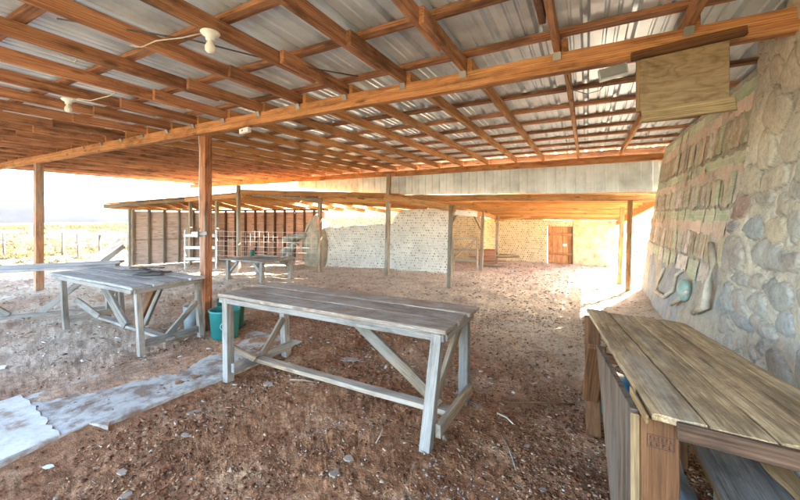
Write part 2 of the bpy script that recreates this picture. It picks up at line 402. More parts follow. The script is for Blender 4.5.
def lathe(name, prof, loc, m, parent=None, n=24, rot=None):
    V = []; Fc = []
    for r, z in prof:
        for k in range(n):
            t = 2 * math.pi * k / n; V.append((r * math.cos(t), r * math.sin(t), z))
    for i in range(len(prof) - 1):
        for k in range(n): Fc.append((i * n + k, i * n + (k + 1) % n, (i + 1) * n + (k + 1) % n, (i + 1) * n + k))
    mw = Matrix.Translation(loc)
    if rot: mw = mw @ rot
    return mesh(name, V, Fc, m, parent, True, mw=mw)
def prism(name, poly, z0, z1, m, parent=None, mw=None):
    n = len(poly); V = [(x, y, z0) for x, y in poly] + [(x, y, z1) for x, y in poly]
    Fc = [tuple(range(n))[::-1], tuple(range(n, 2 * n))] + [(i, (i + 1) % n, n + (i + 1) % n, n + i) for i in range(n)]
    return mesh(name, V, Fc, m, parent, mw=mw)
def wire(name, a, b, sag, r, m, parent=None, n=10, seg=5):
    a, b = Vector(a), Vector(b)
    return tube(name, [a.lerp(b, i / n) - Vector((0, 0, sag * 4 * (i / n) * (1 - i / n))) for i in range(n + 1)], r, m, parent, seg)

# ------------------------------------------------------------------ ground: one sheet, finest where it is looked at
def slabmask(x, y):
    return sst(-4.5, -4.2, x) * sst(-3.1, -3.2, x) * sst(3.5, 3.1, y)
def gh(x, y):
    r = np.hypot(x, y)
    nearw = sst(22, 12, r)
    h = nearw * (fbm(x * .55, y * .55, o=3, s=3) * .045 + fbm(x * 3.1, y * 3.1, o=4, s=9) * .032 + fbm(x * 17, y * 17, o=3, s=20) * .012 + fbm(x * 47, y * 47, o=2, s=24) * .005 * sst(7, 4, r))
    h = h - .012 * nearw
    sm = slabmask(x, y)
    hs = .0150 + fbm(x * 1.7, y * .9, o=6, s=31, g=.66) * .050 - .014 * sst(-3.4, -3.25, x) - .016 * sst(1.3, .9, y) - .008 * sst(2.2, 2.6, y)
    h = h * (1 - sm) + sm * hs
    # a trodden hollow along the slab's edge
    h = h - .04 * np.exp(-((x + 2.95) / .25) ** 2) * sst(3.4, 2.8, y)
    # mounded rubble at the foot of the long wall
    h = h + .10 * np.exp(-((x - .95) / .25) ** 2) * sst(3.2, 4.0, y) * sst(10, 8.6, y)
    lat = .884 * x + .468 * y; fwd = -.468 * x + .884 * y
    rightw = sst(.25, .6, np.arctan2(lat, np.abs(fwd) + 1e-3))
    left = -.0150 * np.clip(r - 15, 0, 1e5) * (1 - rightw)
    right = -.062 * np.clip(r - 12, 0, 420) * rightw
    far = sst(14, 60, r) * (fbm(x * .05, y * .05, o=4, s=40) * .35 + fbm(x * .4, y * .4, o=3, s=44) * .06)
    return h + left + right + far
NA, NR = 1150, 580
ang = np.concatenate([np.linspace(R(62), R(172), NA, endpoint=False), np.linspace(R(172), R(422), 160, endpoint=False)])
NT = len(ang)
rad = .35 * (4200 / .35) ** (np.linspace(0, 1, NR) ** 1.35)
A_, R_ = np.meshgrid(ang, rad)
X = (R_ * np.cos(A_)).ravel(); Y = (R_ * np.sin(A_)).ravel(); Z = gh(X, Y)
V = np.column_stack([X, Y, Z]); V = np.vstack([V, [0, 0, 0]])
ii, jj = np.meshgrid(np.arange(NR - 1), np.arange(NT), indexing='ij')
j2 = (jj + 1) % NT
Fq = np.stack([ii * NT + jj, (ii + 1) * NT + jj, (ii + 1) * NT + j2, ii * NT + j2], -1).reshape(-1, 4)
red = sst(5.4, 2.4, Y + .55 * X * (X < 0) * -1 * -1 + fbm(X * .9, Y * .9, o=4, s=60) * 1.2) * sst(-8.5, -2.2, X + fbm(X, Y, o=3, s=71) * .8)
red = np.maximum(red, .55 * sst(7, 3, Y) * sst(-.1, .35, fbm(X * 1.1, Y * 1.1, o=4, s=62)))
des = np.clip(sst(12.5, 15.5, -X + fbm(X * .5, Y * .5, s=66) * .8) + sst(13.5, 15, Y) + sst(1.6, 2.4, X) * sst(6, 9, Y) + sst(1.2, 3, -Y), 0, 1)
cols = np.zeros((len(V), 3)); cols[:-1, 0] = 1 - red; cols[:-1, 1] = des; cols[:-1, 2] = sst(16.5, 21, -X) + sst(17, 24, Y) * (X > -16)
ground = mesh('ground', V, Fq, 'ground', None, True, cols)
tag(ground, kind='structure')
bmc = bpy.data.meshes.new('x')

# concrete slab with broken end, dirt lies over it in patches
sp_ = [(-3.17, 3.35), (-3.16, 2.3), (-3.24, 1.35), (-3.19, 1.32), (-3.36, 1.27), (-3.34, .95), (-3.30, .6), (-3.3, -1.5), (-4.35, -1.5), (-4.36, .8), (-4.30, 1.9), (-4.15, 2.6), (-4.05, 3.35)]
slab = prism('concrete_slab', sp_, -.10, .012, 'slab'); tag(slab, kind='structure')

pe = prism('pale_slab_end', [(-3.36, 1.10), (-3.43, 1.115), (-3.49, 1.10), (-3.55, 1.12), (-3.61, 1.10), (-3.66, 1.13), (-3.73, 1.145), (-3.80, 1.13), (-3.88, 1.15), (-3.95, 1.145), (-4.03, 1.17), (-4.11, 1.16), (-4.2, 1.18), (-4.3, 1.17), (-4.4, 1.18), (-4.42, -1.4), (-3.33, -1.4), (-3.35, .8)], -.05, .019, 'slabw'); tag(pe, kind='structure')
# distant hills
def ridge(name, a0, a1, dist, hfun, zb, n=160, depth=600):
    V = []; rows = 14
    for j in range(rows):
        f = j / (rows - 1)
        for i in range(n):
            a = a0 + (a1 - a0) * i / (n - 1); d = dist + depth * f
            z = zb + hfun(math.degrees(a)) * math.sin(math.pi * min(1, f * 1.0)) ** .8 * (1 + .16 * float(fbm(a * 16, f * 2, o=5, s=5)))
            V.append((d * math.cos(a), d * math.sin(a), z))
    Fc = [(j * n + i, j * n + i + 1, (j + 1) * n + i + 1, (j + 1) * n + i) for j in range(rows - 1) for i in range(n - 1)]
    o = mesh(name, V, Fc, 'hill', None, True); return tag(o, kind='structure')
# azimuth in degrees, counter-clockwise from +x; the camera looks along 117.9
ridge('mountains', R(135), R(185), 3000, lambda d: 48 + .86 * max(0, d - 141) ** 1.55, -75, depth=900)
ridge('hills', R(55), R(92), 620, lambda d: 10 + 13 * math.exp(-((d - 84.5) / 2.2) ** 2) + 4 * math.sin(d * .9), -30, depth=300)

# ------------------------------------------------------------------ the open shelter
ZB = 2.69                                   # underside of the main beam
ROOF0, ROOF1 = -.6, 8.85  # near end, out of view, is cut back to admit more fill light
sh = thing('open_shelter', (-4.49, 3.05, 0), 'big open timber shelter with bare rafters and corrugated metal roof over the tables', 'shelter')
YM, YF = 2.98, 8.62
beam('main_beam', (-14.1, YM, ZB + .075), (-5.2, YM, ZB + .07), .085, .142, 'mbeam', sh, seg=20, warp=.006)
beam('main_beam', (-5.2, YM, ZB + .07), (1.25, YM, ZB + .075), .085, .142, 'mbeam', sh, seg=20, warp=.006)
beam('main_beam', (-5.9, YM + .086, ZB + .08), (-4.0, YM + .086, ZB + .08), .08, .14, 'beam', sh)
beam('far_beam', (-14.1, YF, ZB + .07), (-4.7, YF, ZB + .06), .085, .14, 'mbeam', sh, seg=12, warp=.006)
beam('far_beam', (-4.7, YF, ZB + .06), (1.7, YF, ZB + .07), .085, .14, 'mbeam', sh, seg=12, warp=.006)
beam('near_beam', (-14.1, -.42, ZB + .071), (1.2, -.42, ZB + .075), .085, .15, 'beam', sh)
for xa_, xb_ in ((-14.1, -9.4), (-9.4, -4.5), (-4.5, 1.62)): beam('rim_board', (xa_, 8.76, ZB + .222), (xb_, 8.76, ZB + .222), .03, .155, 'joist', sh)
JX = [.59, -.20, -.936, -1.52, -2.19, -2.83, -3.46, -4.10, -4.73, -5.35, -6.0, -6.64, -7.3, -7.95, -8.6, -9.25, -9.9, -10.55, -11.2, -11.85, -12.5, -13.15, -13.8]
JB = ZB + .142; JH = .115; JZ = JB + JH / 2
def bracket(x, y, p):
    V = [(x - .028, y - .075, JB - .005), (x + .028, y - .075, JB - .005), (x + .028, y - .052, JB - .05), (x - .028, y - .052, JB - .05),
         (x - .028, y - .079, JB - .005), (x + .028, y - .079, JB - .005), (x + .028, y - .055, JB - .055), (x - .028, y - .055, JB - .055)]
    mesh('bracket', V, [(0, 1, 2, 3), (7, 6, 5, 4), (0, 4, 5, 1), (3, 2, 6, 7), (1, 5, 6, 2), (0, 3, 7, 4)], 'steel', p)
for i, x in enumerate(JX):
    j = lambda a=.012: random.uniform(-a, a)
    o1 = beam('joist', (x - .045 + j(), -.55, JZ + j(.006)), (x - .045 + j(), 2.5 + j(.06), JZ - .002), .04, JH, 'joist', sh)
    o2 = beam('joist', (x + j(), 2.08 + j(.02), JZ), (x + j(), 3.35 + j(.1), JZ), .043, JH - .003, 'joist', sh)
    if i < 14: bracket(x, YM, o2)
    beam('joist', (x + .045 + j(), 2.96, JZ + j(.004)), (x + .045 + j(), 8.72, JZ), .045, JH - .004, 'beam' if x > -7 else 'joist', sh)
PZ = JZ + JH / 2 + .02
k = 0; y = 2.25 - .66 * 4
while y < 8.85:
    for (xa, xb) in ((-14.15, -9.3), (-9.3, -4.4), (-4.4, 1.62)):
        beam('purlin', (xa, y + random.uniform(-.015, .015), PZ), (xb, y + random.uniform(-.015, .015), PZ), .085, .038, 'joist', sh)
    y += .66
def corr(xa, xb, ya, yb, z, major=.305, hgt=.036, ny=7):
    """cross-section of ribbed sheet from xa to xb; ribs run along y"""
    xs = []; nper = int(round((xb - xa) / major))
    for p in range(nper):
        b0 = xa + p * major
        for dx, dz in ((0, 0), (.072, 0), (.080, .011), (.094, .011), (.102, 0), (.150, 0), (.158, .011), (.172, .011), (.180, 0), (.228, 0), (.246, hgt), (.275, hgt), (.293, 0)):
            xs.append((b0 + dx, dz))
    xs += [(xa + nper * major, 0), (xa + nper * major + .035, 0)]
    V = []; n = len(xs)
    for j in range(ny):
        yy = ya + (yb - ya) * j / (ny - 1)
        for x_, dz in xs: V.append((x_, yy, z + dz + .004 * float(vnoise(x_ * 1.5, yy * 1.1, s=8))))
    Fc = [(j * n + i, j * n + i + 1, (j + 1) * n + i + 1, (j + 1) * n + i) for j in range(ny - 1) for i in range(n - 1)]
    return V, Fc
x0 = -14.3; k = 0
while x0 < 1.5:
    V, Fc = corr(x0, x0 + .915 + .02, ROOF0 + random.uniform(-.02, .02), ROOF1 + random.uniform(-.02, .02), PZ + .0205 + (k % 2) * .002, ny=19)
    mesh('roof_sheet', V, Fc, 'roof', sh); x0 += .915; k += 1
# posts
def post(x, y, z1, w_, m, parent, lean=(0, 0), name='post', z0=-.15):
    return beam(name, (x + lean[0], y + lean[1], z0), (x, y, z1), w_, w_, m, parent, up=(0, 1, 0), seg=10, wob=.004)
p1 = post(-4.72, 3.10, ZB + .14, .108, 'opost', sh)
p2 = post(-10.25, 3.02, ZB, .13, 'post', sh)
p3 = post(-4.72, 8.28, ZB + .02, .10, 'tan', sh, (.0, -.12))
tube('conduit', [(-4.785, 3.05, 1.42), (-4.788, 3.045, 2.0), (-4.784, 3.05, 2.5), (-4.78, 3.03, 2.72)], .008, 'wire', p1)
beam('outlet_box', (-4.87, 3.00, 1.33), (-4.755, 3.02, 1.33), .05, .075, 'boxgrey', p1)
beam('strap', (-4.80, 3.02, 1.33), (-4.63, 3.06, 1.35), .02, .05, 'steel', p1)
beam('notice_card', (-10.32, 2.93, 1.15), (-10.32, 2.93, 1.42), .09, .004, 'paperw', p2, up=(.3, -1, 0))
# ribbed fascia under the far beam
fp = []
def vcorr(xa, xb, y_, zt, zb0, zb1, n_=.2):
    V = []; xs = []
    x_ = xa
    while x_ < xb - .01:
        for dx, dy in ((0, 0), (.06, 0), (.068, -.006), (.078, -.006), (.086, 0), (.135, 0), (.15, -.028), (.175, -.028), (.19, 0)): xs.append((x_ + dx, dy))
        x_ += .2
    xs.append((x_, 0)); n = len(xs)
    for f in (0, 1):
        for xx, dy in xs:
            zb = zb0 + (zb1 - zb0) * (xx - xa) / (xb - xa); V.append((xx, y_ + dy, zb if f == 0 else zt))
    return V, [(i, i + 1, n + i + 1, n + i) for i in range(n - 1)]
xa = -8.4
while xa < 1.3:
    xb = xa + 1.0
    zf = lambda x_: 2.075 + .09 * max(0, min(1, -x_ / 5)) + .30 * max(0, min(1.2, (-x_ - 5) / 3))
    V, Fc = vcorr(xa, min(xb, 1.5) + .004, YF + .058, ZB + .13, zf(xa), zf(xb))
    mesh('fascia_sheet', V, Fc, 'fascia', sh); xa = xb

# lamps, boxes, cables under the roof
def bulb(loc, label, rot=0):
    t = thing('ceiling_lamp', loc, label, 'lamp', 'bare bulb lamps under the rafters')
    lathe('socket', [(0, 0), (.058, 0), (.062, -.008), (.052, -.02), (.03, -.032), (.027, -.055), (.0, -.055)], loc, 'white', t)
    lathe('bulb', [(0, -.045), (.014, -.05), (.017, -.065), (.030, -.09), (.034, -.108), (.030, -.128), (.016, -.142), (0, -.145)], loc, 'bulb', t)
    return t
bulb((-2.24, 1.50, JB - .001), 'bare bulb in white porcelain socket nearest the front, under the second rafter row')
bulb((-4.86, 1.66, JB - .001), 'smaller looking bare bulb in white socket farther left under the dark rafters')
tube('lamp_cable', [(-2.30, 1.49, 2.835), (-2.42, 1.42, 2.80), (-2.62, 1.36, 2.80), (-2.85, 1.38, 2.815), (-2.95, 1.36, 2.84)], .004, 'wire', None, 6)
tag(bpy.data.objects['lamp_cable'], 'pale cable hanging loose beside the front bulb socket', 'cable')
o = tube('lamp_cable', [(-4.80, 1.68, 2.84), (-4.6, 1.75, 2.80), (-4.3, 1.80, 2.82), (-4.18, 1.82, 2.86)], .005, 'wire', None, 6)
tag(o, 'pale cable running right from the farther bulb socket', 'cable')
o = tube('slack_wire', [(-3.7, 1.2, 2.98), (-3.72, 1.26, 2.93), (-3.76, 1.34, 2.91), (-3.86, 1.36, 2.90), (-3.92, 1.34, 2.93), (-3.98, 1.30, 2.97)], .005, 'wire', None, 6)
tag(o, 'white wire loop tucked between rafters in the upper left', 'wire')
o = tube('slack_wire', [(.45, 2.05, 2.93), (.62, 2.1, 2.86), (.80, 2.2, 2.83), (1.0, 2.3, 2.86), (1.1, 2.4, 2.90)], .004, 'wire', None, 6)
tag(o, 'thin grey wire sagging under the roof at the upper right, near the stone wall', 'wire')
o = tube('roof_cable', [(-3.1, 1.0, 2.90), (-2.6, 1.6, 2.905), (-2.3, 2.2, 2.90), (-1.9, 2.75, 2.905)], .006, 'darkwire', None, 6)
tag(o, 'dark twin cable crossing the rafters beneath the roof sheets', 'cable')
t = thing('junction_box', (-3.70, 2.93, 2.64), 'small pale electrical box hanging below the main beam right of the near post', 'electrical box')
beam('box_body', (-3.78, 2.93, 2.625), (-3.62, 2.93, 2.64), .05, .06, 'white', t)
beam('knockout', (-3.73, 2.903, 2.632), (-3.71, 2.903, 2.632), .004, .02, 'darkwire', t)
t = thing('electrical_box', (.17, 2.9, 2.60), 'grey metal electrical box under the main beam beside the plywood panel', 'electrical box')
beam('box_body', (.075, 2.91, 2.595), (.25, 2.91, 2.62), .06, .075, 'boxgrey', t)
beam('cover_plate', (.085, 2.877, 2.596), (.24, 2.877, 2.619), .006, .062, 'steel', t)
tube('lead', [(.14, 2.93, 2.56), (.08, 2.93, 2.50), (-.0, 2.93, 2.49), (-.10, 2.94, 2.54), (-.13, 2.95, 2.66)], .003, 'darkwire', t, 5)
t = thing('plywood_panel', (.54, 2.86, 2.3), 'square stained plywood board hung on cleats from the main beam', 'board')
beam('panel', (.315, 2.86, 2.49), (.775, 2.86, 2.49), .014, .38, 'plyfig', t)
beam('top_cleat', (.27, 2.835, 2.665), (.85, 2.835, 2.705), .04, .055, 'leg', t, seg=8, wob=.004)
beam('side_strip', (.308, 2.885, 2.30), (.308, 2.885, 2.66), .02, .04, 'edge', t, up=(0, 1, 0))
beam('ledge', (.318, 2.81, 2.25), (.79, 2.81, 2.27), .02, .09, 'ply', t, up=(0, .25, 1), seg=8, wob=.003)
beam('ledge_rail', (.32, 2.87, 2.282), (.775, 2.87, 2.285), .04, .03, 'leg', t)

# ------------------------------------------------------------------ rubble stone wall on the right
def wallx(y, z):
    """front face (towards -x) of the wall"""
    zz = np.clip(z / 2.9, 0, 1)
    yb = 3.60 + (1 - zz) * .55 + .10 * fbm(z * 2.2, y * 0 + 3, o=2, s=4)
    near = 1.02 + .10 * zz + .05 * fbm(y * .9, z * .9, o=2, s=6)
    farx = .95 + .42 * zz + .03 * fbm(y * .8, z * .8, o=2, s=7)
    t = sst(yb - .03, yb + .10, y)
    return near * (1 - t) + farx * t, t
def P2W(px, py, xw):
    u = (px - 400) / F; dx, dy = -.468 + .884 * u, .884 + .468 * u
    s = xw / dx; return s * dy, CH + (215 - py) / F * s
buff = (.56, .46, .32); greyb = (.40, .345, .29); pale = (.50, .46, .38); mort = (.60, .54, .43)
ST = [(736, 207, 9, 11, (.22, .10, .08)), (728, 226, 8, 8, (.16, .14, .16)), (751, 229, 8, 10, (.30, .33, .33)), (773, 228, 12, 12, buff), (730, 253, 14, 16, (.36, .30, .26)),
      (774, 256, 26, 15, (.38, .37, .34)), (720, 282, 8, 10, greyb), (743, 278, 9, 8, (.34, .33, .30)), (762, 283, 9, 8, greyb), (783, 295, 15, 14, (.31, .32, .31)),
      (729, 297, 11, 15, (.33, .34, .33)), (744, 301, 6, 11, greyb), (763, 305, 8, 12, (.34, .33, .29)), (724, 320, 12, 9, greyb), (745, 321, 10, 8, (.28, .30, .32)), (766, 328, 14, 10, greyb), (790, 325, 11, 12, (.30, .31, .32)),
      (763, 75, 7, 15, buff), (781, 70, 12, 22, buff), (797, 100, 12, 18, (.42, .37, .28)), (762, 112, 12, 22, buff), (780, 140, 14, 24, (.52, .44, .31)), (755, 150, 8, 18, buff),
      (797, 165, 10, 25, (.40, .36, .28)), (765, 180, 13, 14, buff), (745, 180, 9, 18, (.48, .40, .28)), (785, 205, 16, 12, (.44, .38, .29)), (790, 185, 8, 8, (.36, .34, .30)), (757, 197, 10, 8, (.40, .36, .30)),
      (795, 40, 12, 22, buff), (797, 225, 9, 14, (.38, .36, .31)), (800, 265, 8, 12, greyb)]
stones = []
for px, py, rx, ry, c in ST:
    yy, zz = P2W(px, py, 1.06); d = (-.468 * 1.06 + .884 * yy)
    dydx = abs(P2W(px + 1, py, 1.06)[0] - yy)
    stones.append((yy, zz, rx * dydx, ry * d / F, c))
pr = np.random.RandomState(3)
def free(y_, z_, r_): return all(((y_ - a) / (b_ + r_)) ** 2 + ((z_ - b) / (c_ + r_)) ** 2 > 1.5 for a, b, b_, c_, _ in stones)
for kk in range(6000):
    y_, z_ = pr.uniform(-1.4, 4.2), pr.uniform(0, 2.9); r_ = pr.uniform(.05, .17) if kk < 3000 else pr.uniform(.035, .08)
    if free(y_, z_, r_ * .8):
        c = np.array(buff if z_ > 1.7 else (pale if pr.rand() < .35 else greyb)) * pr.uniform(.7, 1.2)
        stones.append((y_, z_, r_ * pr.uniform(.9, 1.3), r_ * pr.uniform(.7, 1.1), tuple(c)))
ys = np.concatenate([np.linspace(-1.5, 1.2, 60, endpoint=False), np.linspace(1.2, 4.4, 330, endpoint=False), np.linspace(4.4, 8.62, 200)])
zs = np.linspace(-.15, 2.93, 260)
YY, ZZ = np.meshgrid(ys, zs); XX, TT = wallx(YY, ZZ)
rel = np.zeros_like(XX); colr = np.zeros(XX.shape + (3,)); colr[:] = mort
jy = YY + .055 * fbm(YY * 7, ZZ * 7, o=3, s=12); jz = ZZ + .055 * fbm(YY * 7, ZZ * 7, o=3, s=15)
best = np.full(XX.shape, 9.)
for (a, b, ra, rb, c) in stones:
    d = np.sqrt(((jy - a) / ra) ** 2 + ((jz - b) / rb) ** 2)
    mk = d < best; best[mk] = d[mk]
    h = np.clip(1.0 - d ** 5, 0, 1) ** .7 * min(.030, .16 * min(ra, rb) + .008) * (1 + .5 * fbm(YY * 11, ZZ * 11, o=3, s=77))
    h = h * (.45 + .4 * sst(1.9, 1.4, ZZ)); rel = np.maximum(rel, h * (d < 1))
    colr = colr * (1 - .5 * np.exp(-((d - 1.03) / .035) ** 2))[..., None]; e = sst(1.03, .93, d)[..., None] * (.42 + .38 * sst(2.0, 1.5, ZZ))[..., None]
    colr = colr * (1 - e) + np.array(c) * e
rel = rel * (1 - TT); ring = np.exp(-((best - 1.08) / .09) ** 2) * (1 - TT) * .016
XX = XX - rel + ring - .012 * fbm(YY * 6, ZZ * 6, o=5, s=22) * (1 - TT * .75)
XX = XX - .018 * (1 - TT * .75) * np.abs(fbm(YY * 2.2, ZZ * 2.2, o=4, s=25)) 
farcol = np.array((.46, .42, .34)); lowb = np.array((.34, .37, .40))
lo = (sst(1.3, .9, ZZ + .25 * fbm(YY * 2.4, ZZ * 2.4, o=4, s=28)) * sst(-.12, .12, fbm(YY * 1.7, ZZ * 1.7, o=4, s=33)))[..., None]
fc = farcol * (1 - lo * .8) + lowb * lo * .8
colr = colr * (1 - TT[..., None]) + fc * TT[..., None]
# grey-blue lime bloom low on the near stones
lo2 = (sst(1.25, .7, ZZ + .3 * fbm(YY * 2, ZZ * 2, o=4, s=50)))[..., None] * .3 * (1 - TT[..., None])
colr = colr * (1 - lo2) + np.array((.36, .35, .33)) * lo2
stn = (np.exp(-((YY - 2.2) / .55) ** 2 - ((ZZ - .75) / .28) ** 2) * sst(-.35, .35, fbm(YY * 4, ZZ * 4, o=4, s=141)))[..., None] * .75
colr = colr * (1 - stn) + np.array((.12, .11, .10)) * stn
nyv, nzv = len(ys), len(zs)
YE = YY.copy()
# ragged far end: the wall's end face leans with height
endk = sst(8.2, 8.62, YY); YE = YY + endk * (-.05 + .09 * fbm(ZZ * 4, ZZ * 0, o=3, s=14))
V = np.column_stack([XX.ravel(), YE.ravel(), ZZ.ravel()]); nV = len(V)
Vb = np.column_stack([np.full(nV, 2.0), YE.ravel(), ZZ.ravel()])
ii, jj = np.meshgrid(np.arange(nzv - 1), np.arange(nyv - 1), indexing='ij')
Fq = np.stack([ii * nyv + jj, (ii + 1) * nyv + jj, (ii + 1) * nyv + jj + 1, ii * nyv + jj + 1], -1).reshape(-1, 4)
side = []
for i in range(nzv - 1):
    for jx in (0, nyv - 1):
        a, b = i * nyv + jx, (i + 1) * nyv + jx; side.append((a, b, b + nV, a + nV))
for jx in range(nyv - 1):
    for i in (0, nzv - 1):
        a, b = i * nyv + jx, i * nyv + jx + 1; side.append((a, b, b + nV, a + nV))
Fall = np.vstack([Fq, Fq + nV, np.array(side)])
wl = mesh('stone_wall', np.vstack([V, Vb]), Fall, 'stone', None, True, np.vstack([colr.reshape(-1, 3)] * 2))
tag(wl, 'tall rubble stone wall with buff and grey stones set in thick mortar along the right side', 'wall')
me = wl.data; sm = np.zeros(len(me.polygons), bool); sm[:len(Fq)] = True; me.polygons.foreach_set('use_smooth', sm)

# printed sheets pasted over the far half of the wall
cg = thing('wall_collage', (1.2, 6.0, 1.0), 'faded green, pink and brown printed sheets pasted in rows over the stone wall', 'poster collage')
def sheet(y0, y1, z0, z1, m, off=.028, jag=.02):
    n = 6; V = []; s = random.random() * 40
    yc, zc = (y0 + y1) / 2, (z0 + z1) / 2
    for j in range(n):
        for i in range(n):
            y_ = y0 + (y1 - y0) * i / (n - 1); z_ = z0 + (z1 - z0) * j / (n - 1)
            if i in (0, n - 1): y_ += random.uniform(-jag, jag) * .5
            if j in (0, n - 1): z_ += random.uniform(-jag, jag)
            x_ = float(wallx(np.array([max(y_, 4.35)]), np.array([z_]))[0][0]) - off - .005 * float(vnoise(y_ * 5 + s, z_ * 5))
            V.append((-(y_ - yc), z_ - zc, -x_))
    # local x along the wall, y up
    mw = Matrix.Translation((0, yc, zc)) @ Matrix(((0, 0, -1, 0), (-1, 0, 0, 0), (0, 1, 0, 0), (0, 0, 0, 1)))
    Fc = [(j * n + i, j * n + i + 1, (j + 1) * n + i + 1, (j + 1) * n + i) for j in range(n - 1) for i in range(n - 1)]
    o = mesh('printed_sheet', V, Fc, m, cg, True, mw=mw); return o
cw = .40
for row, (zt, zb) in enumerate(((2.86, 2.22), (2.20, 1.68), (1.66, 1.10))):
    y_ = 3.95 + (.12 * (2 - row) if row else -.15)
    while y_ < 8.5:
        y2 = min(y_ + cw * random.uniform(.92, 1.08), 8.52)
        h = zt - zb
        sheet(y_, y2 - .004, zt - h * .24, zt, 'pgreen', .013)
        sheet(y_ + .03, y2 + .03, zt - h * .47, zt - h * .22, 'ppink', .017, .02)
        ym = (y_ + y2) / 2 + random.uniform(-.04, .04)
        for ya_, yb_ in ((y_ - .01, ym), (ym, y2 + .01)):
            sheet(ya_, yb_, zb + random.uniform(0, .04), zt - h * .45, random.choice(('pic', 'pic', 'pviolet', 'pviolet', 'pgreen' if random.random() < .3 else 'pic')), .013)
        if random.random() < .5: sheet(ym - .035, ym + .02, zb + h * .04, zt - h * random.uniform(.42, .6), 'ppink', .018, .008)
        if random.random() < .6: sheet(y2 - .13, y2, zb + h * .05, zt - h * random.uniform(.3, .5), 'pgreen', .020, .008)
        if random.random() < .3: sheet(y_ + .1, y_ + .24, zt - h * .36, zt - h * .12, 'pred', .022, .025)
        y_ = y2
y_ = 4.6
while y_ < 8.4:
    y2 = y_ + random.uniform(.3, .5)
    if random.random() < .8: sheet(y_, y2, .86 + random.uniform(0, .08), 1.08, 'pgreen' if random.random() < .6 else 'pviolet', .013, .02)
    y_ = y2 + random.uniform(0, .12)

def onwall(px, py, off):
    y_, z_ = P2W(px, py, 1.05)
    for _ in range(4):
        x_ = float(wallx(np.array([y_]), np.array([z_]))[0][0]) - off; y_, z_ = P2W(px, py, x_)
    return Vector((x_, y_, z_))
a = onwall(711, 243, .05); b = onwall(712, 262, .05); c = onwall(709, 285, .06); d = onwall(705, 306, .06); e = onwall(693, 313, .05)
o = tube('driftwood_pole', [a, b, c, d, e], [.026, .03, .034, .036, .024], 'stick2', None, 10)
tag(o, 'pale crooked driftwood pole leaning upright against the wall beside the printed sheets', 'pole')
a = onwall(684, 290, .05); 
m4 = Matrix.Translation(a) @ Matrix.Rotation(R(-25), 4, 'X') @ Matrix.Diagonal((.45, 1.0, .85, 1))
bm = bmesh.new(); bmesh.ops.create_icosphere(bm, subdivisions=3, radius=.15)
for v in bm.verts: v.co *= 1 + .08 * float(vnoise(v.co.x * 12, v.co.y * 12, v.co.z * 12))
me = bpy.data.meshes.new('wall_disc'); bm.to_mesh(me); bm.free(); me.materials.append(M['shell']); me.polygons.foreach_set('use_smooth', np.ones(len(me.polygons), bool))
o = bpy.data.objects.new('turquoise_boulder', me); o.matrix_world = m4; link(o)
tag(o, 'rounded turquoise stone set in the low part of the collage wall', 'stone')
o = tube('wall_stick', [onwall(671, 305, .06), onwall(678, 300, .07), onwall(687, 291, .06)], [.02, .026, .02], 'stick2', None, 8)
tag(o, 'short pale stick slanting under the turquoise stone', 'stick')
pts = [onwall(x_, y_, .03) for x_, y_ in ((664, 268), (659, 280), (657, 292), (664, 297), (673, 290), (676, 275), (683, 270))]
o = tube('plaster_ridge', pts, [.015, .024, .028, .024, .022, .02, .015], 'stick2', None, 8)
tag(o, 'curled cream plaster ridge left of the turquoise stone', 'plaster relief')

# ------------------------------------------------------------------ low shed on the right: pole roof running back from the shelter
ls = thing('pole_shed', (-1.5, 10.5, 0), 'low pole shed with bright orange board ceiling behind the shelter', 'shed')
def sz(y_): return 1.97 - (y_ - 8.7) / 4.5 * .57           # ceiling height against depth
def rx_(y_): return 1.29 - (y_ - 8.6) * .10                # right eave
beam('front_beam', (-4.55, 8.38, 2.06), (1.36, 8.78, 1.955), .06, .15, 'beam', ls, seg=8, warp=.01)
beam('front_beam', (-8.45, 6.55, 2.24), (-4.5, 8.42, 2.12), .06, .14, 'beam', ls, seg=8, warp=.01)
beam('side_beam', (1.34, 8.5, 1.93), (.84, 13.2, 1.33), .05, .15, 'shed', ls)
beam('sun_slit_block', (1.29, 8.75, 2.04), (.86, 13.2, 1.46), .025, .13, 'shed', ls)  # added board, blocks sun slits between the roof and the side beam
y_ = 8.95
while y_ < 13.1:
    xl = -2.75 if y_ > 9.2 else -4.2
    beam('rafter', (xl, y_, sz(y_) + .055), (rx_(y_) - .03, y_, sz(y_) + .055), .04, .13, 'shed', ls)
    y_ += .42
for k_, (xa_, xb_) in enumerate(((-4.6, -2.9), (-2.9, -.9), (-.9, 1.1))):
    V = [(xa_, 8.72, sz(8.72) + .135), (rx_(8.72) if k_ == 2 else xb_, 8.72, sz(8.72) + .135), (rx_(13.25) if k_ == 2 else xb_, 13.25, sz(13.25) + .135), (xa_, 13.25, sz(13.25) + .135)]
    V += [(a_, b_, c_ + .02) for a_, b_, c_ in V]
    mesh('roof_board', V, [(0, 1, 2, 3), (7, 6, 5, 4), (0, 4, 5, 1), (1, 5, 6, 2), (2, 6, 7, 3), (3, 7, 4, 0)], 'shed', ls)
for (x_, y0_, z_, l_) in ((.73, 8.5, 1.9, (.0, .0)), (.67, 9.48, 1.78, (-.02, 0)), (-2.70, 7.42, 1.80, (0, 0)), (-2.72, 10.2, 1.72, (.0, 0)), (-2.67, 11.9, 1.56, (0, 0))):
    beam('post', (x_ + l_[0], y0_, -.15), (x_ + .05, y0_, z_), .085, .085, 'beam' if x_ > 0 else 'tan', ls, up=(0, 1, 0), seg=8, wob=.004)
beam('hip_beam', (-4.75, 8.1, 2.08), (-2.55, 7.42, 1.74), .06, .15, 'beam', ls)
